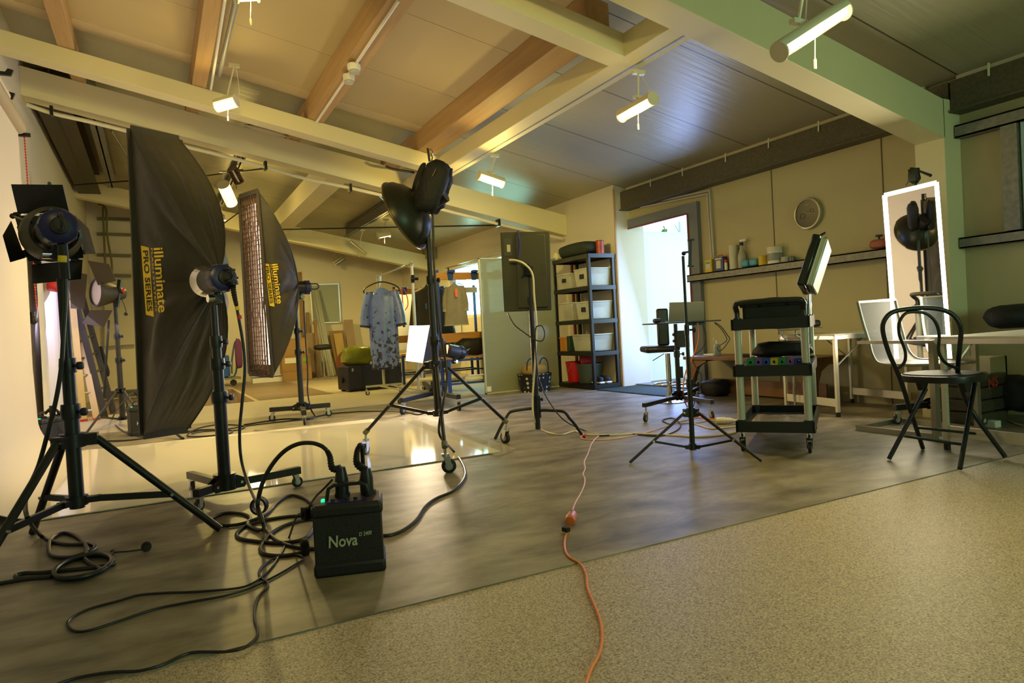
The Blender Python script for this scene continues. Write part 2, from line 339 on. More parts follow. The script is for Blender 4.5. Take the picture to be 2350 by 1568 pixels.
ybeam(xs2, 9.03, 13.97, zroof(xs2)-.2, .08, .18)
# rails on the door wall
def rail(y0, y1, z0, z1, x=5.87, dp=.09, m=galv, nm='trim_rail'):
    b = MB(); b.box((x-.006, (y0+y1)/2, (z0+z1)/2), (.012, y1-y0, z1-z0)).box((x-dp/2, (y0+y1)/2, z1-.006), (dp, y1-y0, .012)).box((x-dp/2, (y0+y1)/2, z0+.006), (dp, y1-y0, .012)).box((x-dp+.006, (y0+y1)/2, (z0+z1)/2), (.012, y1-y0, z1-z0))
    return struct(b, nm, m, smooth=False)
rail(3.45, 6.36, 1.325, 1.412, dp=.10)
rail(-2.9, 3.19, 1.325, 1.412, dp=.10)
rail(-2.9, 3.19, 2.21, 2.31, dp=.10)
struct(MB().box((5.81, 2.80, 1.81), (.1, .11, .79)), 'trim_post', galv, smooth=False)
struct(MB().box((5.80, 2.72, 1.81), (.03, .02, .79)), 'trim_post_edge', mat('pale_blue_edge', (.35, .5, .55), .4), smooth=False)
# door frame, threshold, world outside
fr = mat('grey_door_frame', (.16, .18, .22), .45, 0, .1)
b = MB(); b.box((5.85, 6.26, 1.14), (.07, .15, 2.28)).box((5.86, 6.94, 2.225), (.06, 1.20, .12))
b.box((5.97, 6.94, .015), (.26, 1.22, .03))
struct(b, 'door_1', fr, smooth=False)
b = MB(); b.box((5.812, 6.345, 1.08), (.012, .02, 2.16)).box((5.825, 6.95, 2.16), (.012, 1.18, .02)); struct(b, 'door_2', mat('red_door_seal', (.22, .04, .03), .5), smooth=False)
dg = mat('white_door_leaf', (.75, .8, .8), .4, 0, .03)
b = MB(); b.box((6.55, 7.63, 1.09), (.9, .05, 2.1)); struct(b, 'door_3', dg, smooth=False)
struct(MB().box((11, 6, -.06), (9.9, 30, .1)), 'ground', mat('gravel_yard', (.35, .35, .32), .9, 0, .3, 20), smooth=False)
b = MB(); b.box((9.4, 8.8, 1.4), (.3, 3.6, 2.8)); 
for k in range(10): b.box((9.23, 7.2+k*.35, 1.4), (.05, .08, 2.8))
b.build('container', mat('container_white', (.62, .72, .72), .5), None, 'white ribbed container wall standing outside the open door', cat='container', smooth=False)
sg = thing('exit_sign', 'small green sign on the white container outside the door', 'sign', (9.19, 8.15, 1.75)); MB().box((9.19, 8.15, 1.85), (.02, .5, .22)).build('sign_plate', mat('green_sign', (.15, .7, .45), .5), sg); MB().box((9.175, 8.2, 1.85), (.01, .16, .12)).build('pictogram', wpl, sg)
b = MB()
for k in range(900):
    p = Vector((8.6+random.random()*.6, 7.0+random.random()*5.5, random.random()**1.5*1.0)); b.bar(p, p+Vector((random.uniform(-.06, .06), random.uniform(-.06, .06), random.uniform(.05, .2))), .03, .006)
b.build('grass', mat('green_grass', (.15, .35, .05), .8, 0, .4), None, 'green grass growing along the container outside the door', cat='grass', kind='stuff', smooth=False)
# windows
b = MB()
for y in (10.23, 11.95, 13.67): b.box((5.74, y, 1.71), (.08, .06, 1.12))
for z in (1.18, 2.24): b.box((5.74, 11.95, z), (.08, 3.5, .06))
struct(b, 'window_1', wpl, smooth=False)
gl = mat('window_glass', (.9, .95, 1), .02, 0, trans=1, ior=1.05)
struct(MB().box((5.76, 11.95, 1.71), (.006, 3.4, 1.02)), 'window_2', gl, smooth=False)
b = MB()
for k in range(1500):
    p = Vector((7.2+random.random()*1.6, 9.5+random.random()*7, random.uniform(.2, 2.6))); q = Vector([random.gauss(0, 1) for _ in range(3)]).normalized()
    b.bar(p, p+q*.16, .09, .004)
b.build('shrub', mat('shrub_leaf', (.12, .3, .06), .7, 0, .5), None, 'leafy green shrub growing outside the side window', cat='shrub', smooth=False)
b = MB()
for x in (.85, 2.1, 3.4, 4.25): b.box((x, -3.05, 1.6), (.06, .08, 1.4))
for z in (.93, 2.27): b.box((2.55, -3.05, z), (3.5, .08, .06))
struct(b, 'window_3', wpl, smooth=False)
# ================================================================ HANGING LAMPS, PIPES
glow = mat('halogen_glow', (1, .9, .7), .5, emit=(1, .78, .42), estr=5)
glow2 = mat('tube_glow_white', (1, 1, .95), .5, emit=(1, .93, .74), estr=9)
refl = mat('lamp_reflector', (.8, .76, .6), .25, .6, .05)
def lamp(label, mount, e1, e2, aim, lit=1, r=.045, power=60, group='hanging floodlights', body=None, cord=True, pull=True, beam=None, cone=135, spill=.06):
    mount, e1, e2, aim = Vector(mount), Vector(e1), Vector(e2), Vector(aim).normalized(); c = (e1+e2)/2; ax = (e2-e1).normalized(); L_ = (e2-e1).length
    aim = (aim-ax*aim.dot(ax)).normalized(); sd = ax.cross(aim)
    t = thing('hanging_floodlight', label, 'lamp', c, group); body = body or cream
    b = MB(); n = 18; g = []
    for k in range(n+1):
        a = math.radians(68+224*k/n); q = aim*math.cos(a)*r+sd*math.sin(a)*r; g.append([e1+q, c+q, e2+q])
    b.sheet(g, .003); b.build('housing', body, t)
    for p, sg in ((e1, 1), (e2, -1)): MB().cyl(p, p-ax*sg*.008, r*1.02, 20).build('end_cap', body, t)
    MB().cyl(e1+ax*.012+aim*r*.25, e2-ax*.012+aim*r*.25, r*(.5 if lit else .22), 12).build('tube', glow if lit else refl, t)
    top = c-aim*r; hp = Vector((mount.x, mount.y, mount.z))
    b = MB(); kn = Vector((c.x, c.y, c.z))-aim*(r+.03); b.tube([hp, kn], .007, 8); b.build('hanger', body, t)
    MB().box(hp+Vector((0, 0, .005)), (.10, .035, .03)).build('mount_plate', body, t); MB().box(kn, (.08, .03, .02)).build('bracket', body, t); MB().tube([kn, top], .012, 8).build('stem', body, t)
    if cord:
        m_ = (hp+c)/2+sd*.10+Vector((.03, 0, -.02)); b = MB(); b.tube(spline([hp+ax*.02, m_, kn+sd*.05, top+ax*.02], 6), .003, 6); b.build('cord', body, t)
    if pull: b = MB(); q = c+ax*.02; b.tube([q, q-Vector((.01, 0, .13))], .002, 5); b.cyl(q-Vector((.01, 0, .13)), q-Vector((.01, 0, .17)), .006, 8); b.build('pull_cord', body, t)
    if lit and power:
        light('SPOT', 'floodlight_beam', c+aim*(r+.02), power*K_LAMP, WARM, .05, aim=c+(Vector(beam) if beam else aim)*3, spot=math.radians(cone), blend=.6)
        light('POINT', 'floodlight_glow', c+aim*(r+.03), power*K_LAMP*spill, WARM, .05)
    return t
y1 = 1.95
lamp('large lit floodlight hanging nearest the camera in front of the wide rafter', P(1847, -40, 1, y1), P(1790, 118, 1, y1), P(1934, 25, 1, y1), (-.35, -.55, -1), 1, .042, 60, beam=(-.25, -.1, -1), cone=105)
lamp('lit floodlight hanging from the beam rail halfway to the open door', P(1465, 168, 0, 3.25), P(1427, 266, 0, 3.25), P(1498, 226, 0, 3.25), (-.25, -.35, -1), 1, .05, 70, beam=(.1, .4, -1))
lamp('lit floodlight hanging beside the black dish with its front flap down', P(1135, 358, 1, 6.45), P(1100, 402, 1, 6.45), P(1153, 420, 1, 6.45), (-.2, -.4, -1), 1, .055, 150, beam=(.45, 1, -.15), cone=120, spill=.15)
lamp('lit floodlight tilted on a long rod under the second timber joist', P(537, 152, 1, 7.0), P(497, 243, 1, 7.0), P(541, 231, 1, 6.9), (-.3, -.5, -.9), 1, .06, 150, beam=(-.1, .1, -1), spill=.05, cone=118)
lamp('lit floodlight at the top edge above the timber joist pipe', P(562, -22, 1, 4.24), P(545, -7, 1, 4.22), P(590, -9, 1, 4.22), (0, 0, -1), 1, .035, 45, beam=(.2, 1, -.28), cone=120, cord=False)
lamp('brightest lit floodlight hanging between the two tall strip softboxes', P(512, 395, 1, 11.0), P(512, 424, 1, 11.0), P(531, 466, 1, 11.3), (.2, -1, -.7), 1, .09, 300, beam=(.2, -.3, -1))
lamp('unlit brown floodlight hanging just above the brightest lamp', P(550, 392, 1, 10.4), P(533, 388, 1, 10.4), P(549, 418, 1, 10.5), (-.2, -1, -.6), 0, .07, 0, body=mat('brown_lamp_body', (.22, .13, .07), .5))
lamp('small lit floodlight seen end-on at the far white cross beam', P(506, 472, 1, 13.2), P(503, 503, 1, 13.2), P(515, 500, 1, 13.2), (.1, .4, -1), 1, .06, 260)
lamp('greenish floodlight on a vertical rod left of the black dish', P(886, 505, 1, 12.2), P(868, 541, 1, 12.2), P(893, 536, 1, 12.2), (-.2, .3, -1), 1, .07, 220)
lamp('slanting floodlight in front of the far green beam', P(832, 529, 1, 13.9), P(804, 554, 1, 13.9), P(841, 584, 1, 13.9), (-.3, -.8, -.8), 0, .05, 0)
lamp('unlit floodlight below the far green beam above the whiteboard', P(772, 580, 1, 16.56), P(768, 606, 1, 16.3), P(791, 590, 1, 16.3), (-.3, -.6, -1), 0, .08, 0)
lamp('unseen floodlight added behind the viewpoint to light the speckled floor', (2.6, -.4, 3.25), (2.45, -.4, 2.75), (2.75, -.4, 2.75), (.1, .1, -1), 1, .045, 8, cone=100, spill=0)  # added lamp out of view, brightens the near floor
lamp('unseen floodlight added above the left foreground to light the white beams', (-.2, .6, 3.6), (-.35, .6, 2.95), (-.05, .6, 2.95), (0, .4, -1), 1, .045, 220, beam=(.3, 1, -.04), cone=72, spill=.02)  # added lamp out of view, aimed forward at the long beams
# pipes and boxes on the joists
def onS(px, py, k=.165): return S(px, py, ZJ-.02)
b = MB(); b.tube([S(516, 0, ZJ-.02), S(484, 205, ZJ-.02)], .012, 8); struct(b, 'trim_4', wpl)
b = MB(); b.tube([S(536, -20, ZJ+.02), S(541, 5, ZJ+.02), S(503, 172, ZJ+.02)], .022, 10); struct(b, 'trim_5', mat('grey_pipe', (.3, .3, .28), .5, .3))
pj = ZJ-.02
b = MB(); b.tube([S(915, 0, pj), S(726, 281, pj)], .013, 8); struct(b, 'trim_6', wpl)
t = thing('junction_box', 'white double cable junction box fixed under the timber joist with a conduit', 'junction box', S(806, 160, pj))
for px, py, r in ((812, 148, .055), (800, 172, .05)):
    p = S(px, py, pj); MB().lathe([(r, -.0), (r*1.02, -.03), (r*.95, -.05), (r*.9, -.055)], p, (0, 0, 1), 18).build('box', wpl, t)
    MB().lathe([(r*.85, -.058), (r*.8, -.075)], p, (0, 0, 1), 18).build('lid', mat('clear_lid', (.5, .5, .45), .2), t)
# conduit bundle hanging under the long white beam
pts = [P(x, y, 1, 8.74) for x, y in ((62, 240), (120, 260), (200, 278), (300, 303), (420, 335), (505, 356), (610, 384), (700, 410), (805, 432), (960, 468), (1010, 480), (1150, 516), (1290, 548))]
b = MB(); b.tube(spline(pts, 4), .022, 8); b.tube(spline([p+Vector((0, .045, .01)) for p in pts], 4), .02, 8); struct(b, 'trim_7', cream)
b = MB()
for x, y in ((119, 256), (609, 381), (803, 432), (1143, 512)):
    p = P(x, y, 1, 8.75); b.box(p, (.03, .1, .10))
struct(b, 'trim_clip', blkm)
# thin roof ties and grey strip under beam edge
b = MB(); b.tube([P(640, 527, 1, 13.0), P(1145, 517, 1, 9.6)], .012, 6); b.tube([P(870, 450, 1, 9.8), P(948, 525, 1, 13)], .010, 6); b.tube([P(170, 425, 1, 13), P(300, 415, 1, 12.4)], .012, 6); b.tube([P(255, 300, 1, 10), P(360, 470, 1, 13.5)], .01, 6); b.tube([P(460, 405, 1, 12.5), P(607, 387, 1, 9.5)], .012, 6); b.tube([P(470, 545, 1, 13.2), P(548, 488, 1, 12)], .01, 6)
struct(b, 'trim_tie_rod', blkm)
b = MB(); b.bar((3.215, 3.43, zroof(3.215, ZB)+.02), (3.215, 8.5, zroof(3.215, ZB)+.02), .03, .04); struct(b, 'trim_8', mat('grey_cable_tray', (.2, .23, .25), .5, .4))
# cables bunched on top of the long beam
b = MB()
for k in range(9):
    z = lambda p: p
    o_ = [Vector(P(x, y, 1, 8.2+.04*k)) for x, y in ((560, 287), (590, 292+k), (620, 300+k), (650, 311), (664, 318))]
    b.tube(spline(o_, 4), .009, 6)
b.build('cable_bundle', mat('beige_cable', (.5, .45, .3), .5), None, 'bundle of beige cables stuffed between the double white beams', cat='cable')
b = MB(); pts = [P(x, y, 1, 8.3) for x, y in ((886, 382), (900, 388), (925, 392), (950, 396))]; b.tube(spline(pts, 5), .015, 8)
b.build('cable', cabm, None, 'short black cable on the double beam left of the hanging sandbag', cat='cable')
# conduit over the door
b = MB(); q = [P(1470, 470, 0, 5.84), P(1628, 437, 0, 5.84), P(1638, 590, 0, 5.84)]
for k in (0, .035):
    b.tube([q[0]+Vector((0, 0, -k)), q[1]+Vector((0, k, -k)), q[2]+Vector((0, k, 0))], .012, 8)
struct(b, 'trim_9', mat('white_conduit', (.55, .52, .5), .4))
# ================================================================ GENERIC STAND PARTS
def caster(par, foot, r=.035, head=(1, 0), fork=steel, name='caster'):
    foot = Vector(foot); hx = Vector((head[0], head[1], 0)).normalized(); sd = Vector((-hx.y, hx.x, 0)); ctr = Vector((foot.x, foot.y, r))
    b = MB(); b.cyl(ctr+Vector((0, 0, r*1.35))-hx*r*.4, ctr+Vector((0, 0, r*1.7))-hx*r*.4, r*.55, 12)
    for s_ in (-1, 1): b.prism([(-.75*r, 1.35*r), (.25*r, 1.35*r), (.35*r, -.2*r), (-.25*r, -.2*r)], ctr+sd*s_*r*.42, hx, (0, 0, 1), .0035)
    b.cyl(ctr-hx*r*.4+Vector((0, 0, r*1.6)), ctr-hx*r*.4+Vector((0, 0, r*2.3)), r*.22, 8)
    c = b.build(name, fork, par)
    w_ = MB(); w_.lathe([(r*.72, -r*.3), (r, -r*.22), (r, r*.22), (r*.72, r*.3)], ctr, sd, 20); w_.build('wheel', rub, c)
    h_ = MB(); h_.lathe([(r*.55, -r*.33), (r*.55, r*.33)], ctr, sd, 14); h_.build('hub', mat('grey_hub', (.4, .4, .38), .4), c)
    return ctr-hx*r*.4+Vector((0, 0, r*2.3))
def knob(par, p, d, r=.018, l=.035, m=blk):
    p, d = Vector(p), Vector(d).normalized(); b = MB(); b.cyl(p, p+d*l*.6, r*.35, 8); b.lathe([(r*.6, l*.5), (r, l*.6), (r, l), (r*.7, l*1.08)], p, d, 10); return b.build('knob', m, par)
def pole(par, base, top, secs, m=blk):        # secs: list of (fraction end, radius)
    base, top = Vector(base), Vector(top); z0 = 0
    for i, (fr_, r) in enumerate(secs):
        a, c = base.lerp(top, z0), base.lerp(top, fr_); MB().cyl(a, c, r, 16).build('pole', m, par)
        if i < len(secs)-1:
            MB().lathe([(r*1.25, -.03), (r*1.35, 0), (r*1.25, .035)], c, top-base, 16).build('collar', blk, par)
            knob(par, c+Vector((r, -r, 0)), (.8, -.6, 0))
        z0 = fr_
def tripod(label, ctr, feet, z_hub, z_low, top, secs, lw=.022, braceat=.35, wheels=0, m=blk, base_z=.06, cat='light stand', flat=True, cap=None, pole_m=None):
    ctr = Vector((ctr[0], ctr[1], 0)); t = thing('light_stand', label, cat, ctr, 'stands holding studio lights')
    pole(t, ctr+Vector((0, 0, base_z)), Vector(top), secs, pole_m or m)
    r0 = secs[0][1]; b = MB(); b.cyl(ctr+Vector((0, 0, z_hub-.03)), ctr+Vector((0, 0, z_hub+.03)), r0*1.7, 16)
    for f in feet:
        d = (Vector((f[0], f[1], 0))-ctr).normalized(); b.bar(ctr+Vector((0, 0, z_hub)), ctr+d*r0*3.2+Vector((0, 0, z_hub)), lw*1.5, .05)
    b.build('hub', blk, t)
    b = MB(); b.cyl(ctr+Vector((0, 0, z_low-.02)), ctr+Vector((0, 0, z_low+.02)), r0*1.5, 14)
    for f in feet:
        d = (Vector((f[0], f[1], 0))-ctr).normalized(); b.bar(ctr+Vector((0, 0, z_low)), ctr+d*r0*3+Vector((0, 0, z_low)), lw*1.2, .025)
    b.build('spreader', blk, t)
    for f in feet:
        f = Vector((f[0], f[1], 0)); d = (f-ctr).normalized(); a = ctr+d*r0*3+Vector((0, 0, z_hub)); zf = .012
        if wheels: zf = wheels*2.3+.05
        e = f+Vector((0, 0, zf)) if not wheels else caster(t, f, wheels, (-d.y, d.x))+Vector((0, 0, .02))
        MB().cyl(a, e, lw/2, 12).build('leg', m, t)
        if wheels: MB().cyl(e+(a-e).normalized()*.03, e-(a-e).normalized()*.01, lw*.75, 10).build('leg_sleeve', mat('olive_sleeve', (.16, .16, .1), .5), t)
        j = a.lerp(e, 1-braceat); MB().bar(ctr+d*r0*2.6+Vector((0, 0, z_low)), j, lw*.55, lw*.8).build('brace', m, t)
        s_ = Vector((-d.y, d.x, 0))
        for q in (a, j): MB().cyl(q-s_*lw*.75, q+s_*lw*.75, .007, 8).build('bolt', steel, t)
    return t
def tbase(label, ctr, ends, z_arm, top, secs, wr=.03, aw=.035, m=blk):
    ctr = Vector((ctr[0], ctr[1], 0)); t = thing('light_stand', label, 'light stand', ctr, 'stands holding studio lights')
    pole(t, ctr+Vector((0, 0, z_arm-.03)), Vector(top), secs, m)
    b = MB(); b.cyl(ctr+Vector((0, 0, z_arm-.03)), ctr+Vector((0, 0, z_arm+.06)), secs[0][1]*1.8, 14)
    for e in ends:
        d = (Vector((e[0], e[1], 0))-ctr).normalized(); s_ = Vector((-d.y, d.x, 0))
        b.prism([(0, -.03), (.10, -.03), (.115, 0), (.10, .025), (.06, .045), (0, .05)], ctr+Vector((0, 0, z_arm))+s_*aw*.55, d, (0, 0, 1), .004).prism([(0, -.03), (.10, -.03), (.115, 0), (.10, .025), (.06, .045), (0, .05)], ctr+Vector((0, 0, z_arm))-s_*aw*.55, d, (0, 0, 1), .004)
    b.build('hub', blkm, t)
    bb = MB()
    for e in ends:
        e = Vector((e[0], e[1], 0)); d = (e-ctr).normalized(); s_ = Vector((-d.y, d.x, 0))
        q = caster(t, e, wr, (d.x, d.y)); zz = Vector((0, 0, z_arm))
        MB().bar(ctr+d*.03+zz, Vector((e.x, e.y, 0))+d*.02+zz, aw, aw).build('leg', m, t, bevel=.002)
        MB().cyl(q-Vector((0, 0, .01)), Vector((q.x, q.y, z_arm-aw/2)), .008, 8).build('caster_stem', steel, t)
        for k in (.035, .085): MB().cyl(ctr+d*k+zz-s_*aw*.7, ctr+d*k+zz+s_*aw*.7, .008, 8).build('bolt', steel, t)
    return t
def bolt_ring(): pass
# ================================================================ FLASH HEAD
def flash_head(label, c, ax, r=.075, L_=.26, base_m=None, cap_m=navy, handle=True, ring=True):
    c, ax = Vector(c), Vector(ax).normalized(); up = Vector((0, 0, 1)); sd = ax.cross(up).normalized(); upv = sd.cross(ax)
    t = thing('studio_flash', label, 'flash', c, 'studio flash heads')
    MB().lathe([(r*.96, -L_*.25), (r, -L_*.2), (r, L_*.55), (r*1.02, L_*.56)], c, ax, 28).build('body', base_m or blkm, t)
    MB().lathe([(r*.75, -L_*.46), (r*1.0, -L_*.42), (r*1.06, -L_*.3), (r*1.06, -L_*.18), (r, -L_*.17)], c, ax, 28).build('rear_cap', cap_m, t)
    b = MB()
    for k in range(10):
        a = 2*math.pi*k/10; q = c-ax*L_*.3+(sd*math.cos(a)+upv*math.sin(a))*r*1.05; b.bar(q-ax*.03, q+ax*.03, .012, .008, up=(q-c))
    b.build('grip_texture', blk, t)
    if ring: MB().lathe([(r*1.02, L_*.42), (r*1.12, L_*.55), (r*1.25, L_*.66), (r*1.1, L_*.67)], c, ax, 28).build('mount_ring', chrome, t)
    MB().lathe([(r*.5, -L_*.47), (r*.5, -L_*.52), (r*.45, -L_*.53)], c, ax, 14).build('rear_socket', rub, t)
    if handle:
        h = c-ax*L_*.35; b = MB(); b.tube(spline([h+upv*r*.55-ax*.03, h+upv*r*.55-ax*.11, h+upv*r*.1-ax*.13, h-upv*r*.25-ax*.1, h-upv*r*.25-ax*.03], 5), .008, 8); b.build('handle', blk, t)
    b = MB(); b.cyl(c-upv*r*.9, c-upv*(r+.06), .022, 12); b.box(c-upv*(r+.035), (.05, .05, .04)); b.build('stand_mount', blk, t)
    MB().cyl(c-upv*(r+.035)-sd*.02, c-upv*(r+.035)-sd*.055, .022, 14).build('tilt_lock', chrome, t)
    return t, sd, upv
# barn-door reflector: frame + four flaps
def barn(par, c, ax, wd, flaps, m=blk, upv=None):
    c, ax = Vector(c), Vector(ax).normalized(); up = upv or Vector((0, 0, 1)); sd = ax.cross(up).normalized(); u = sd.cross(ax); h = wd/2
    b = MB()
    for a in range(4):
        A = [(-h, -h), (h, -h), (h, h), (-h, h)][a]; B = [(-h, -h), (h, -h), (h, h), (-h, h)][(a+1) % 4]
        b.bar(c+sd*A[0]+u*A[1], c+sd*B[0]+u*B[1], .05, .012, up=ax)
    b.build('barndoor_frame', m, par, bevel=.003)
    for side, ln, ang, nar in flaps:
        d = {'t': u, 'b': -u, 'l': -sd, 'r': sd}[side]; e = {'t': sd, 'b': sd, 'l': u, 'r': u}[side]
        dirn = d*math.cos(ang)+ax*math.sin(ang); o_ = c+d*(h+.025)
        q = [o_-e*h*.98, o_+e*h*.98, o_+e*h*nar+dirn*ln, o_-e*h*nar+dirn*ln]; n_ = (q[1]-q[0]).cross(q[3]-q[0]).normalized()*.0015
        MB().hexa([p+n_ for p in q], [p-n_ for p in q]).build('barndoor_flap', m, par)
        MB().cyl(o_-e*h*.7, o_-e*h*.5, .008, 8).cyl(o_+e*h*.7, o_+e*h*.5, .008, 8).build('hinge', blkm, par)
# ================================================================ NEAR LEFT BARN DOOR LIGHT
A1 = F(505, 1220); B1 = F(75, 1228); mid = (A1+B1)/2; ab = (B1-A1).normalized(); pr = Vector((-ab.y, ab.x, 0))
if pr.y > 0: pr = -pr
dAB = (B1-A1).length; c1 = mid+pr*dAB*.2887; f3 = mid+pr*dAB*.866
def top_at(c, px, py): return on(px, py, c)
t1 = top_at(c1, 142, 640)
tp = Vector((c1.x, c1.y, t1.z))
tripod('black tripod light stand with thick pole nearest the left edge', c1, [A1, B1, f3], on(180, 1010, c1).z, on(195, 1148, c1).z, tp,
       [(.42, .030), (.62, .026), (1, .021)], lw=.034, braceat=.40, base_z=on(195, 1160, c1).z-.01)
pr0, pm0 = on(137, 518, c1, -.10), on(112, 545, c1, .27)
axl = (pm0-pr0).normalized(); hc = pr0.lerp(pm0, .35)
hd, sd, upv = flash_head('dark blue flash head with barn doors on the near left stand', hc, axl, .072, .34, mat('grey_head_shell', (.07, .065, .04), .45), handle=True, ring=False)
MB().lathe([(.095, .04), (.118, .10), (.125, .2), (.12, .2), (.11, .10)], hc, axl, 32, cap=False).build('reflector', mat('grey_reflector', (.05, .045, .028), .45, .2), hd)
fq_ = [on(x, y, c1, .27) for x, y in ((33, 494), (176, 498), (192, 592), (65, 601))]
ff_ = [on(x, y, c1, .27) for x, y in ((50, 508), (166, 511), (180, 580), (76, 588))]
b = MB()
for i in range(4):
    j = (i+1) % 4; b.hexa([fq_[i], fq_[j], ff_[j], ff_[i]], [p+axl*.012 for p in (fq_[i], fq_[j], ff_[j], ff_[i])])
b.build('barndoor_frame', blk, hd)
pq_ = [on(x, y, c1, .262) for x, y in ((38, 498), (172, 502), (187, 588), (69, 597))]; MB().hexa(pq_, [p+axl*.004 for p in pq_]).build('frame_plate', blk, hd)
for q, dd in ((((25, 423), (143, 424), (158, 487), (41, 491)), (.18, .18, .27, .27)), (((6, 541), (25, 507), (57, 592), (23, 602)), (.12, .26, .27, .16)), (((178, 500), (203, 525), (219, 583), (191, 583)), (.27, .42, .42, .27)), (((73, 607), (189, 596), (186, 641), (74, 652)), (.27, .27, .2, .2))):
    pp = [on(x, y, c1, d_) for (x, y), d_ in zip(q, dd)]; n_ = Vector((FW.x, FW.y, 0))*.003; MB().hexa(pp, [v+n_ for v in pp]).build('barndoor_flap', blk, hd)
for pa_, pb_ in (((33, 492), (45, 490)), ((140, 490), (155, 489)), ((44, 520), (50, 540)), ((56, 575), (62, 590)), ((176, 505), (180, 515)), ((188, 575), (192, 585)), ((80, 600), (92, 604)), ((165, 596), (180, 598))):
    MB().cyl(on(*pa_, c1, .27), on(*pb_, c1, .27), .010, 8).build('hinge', blkm, hd)
MB().cyl(on(28, 496, c1, .2), on(72, 511, c1, .1), .005, 8).build('lock_rod', mat('brass_rod', (.25, .2, .08), .3, .8), hd); MB().sphere(on(29, 496, c1, .2), .013, 10).build('rod_knob', blk, hd)
MB().cyl(on(143, 560, c1, -.06), on(150, 640, c1, -.03), .02, 14).build('stand_mount', blk, hd); MB().cyl(on(143, 587, c1, -.075), on(143, 602, c1, -.075), .017, 12).build('yellow_ring', yel, hd, 'yellow ring')
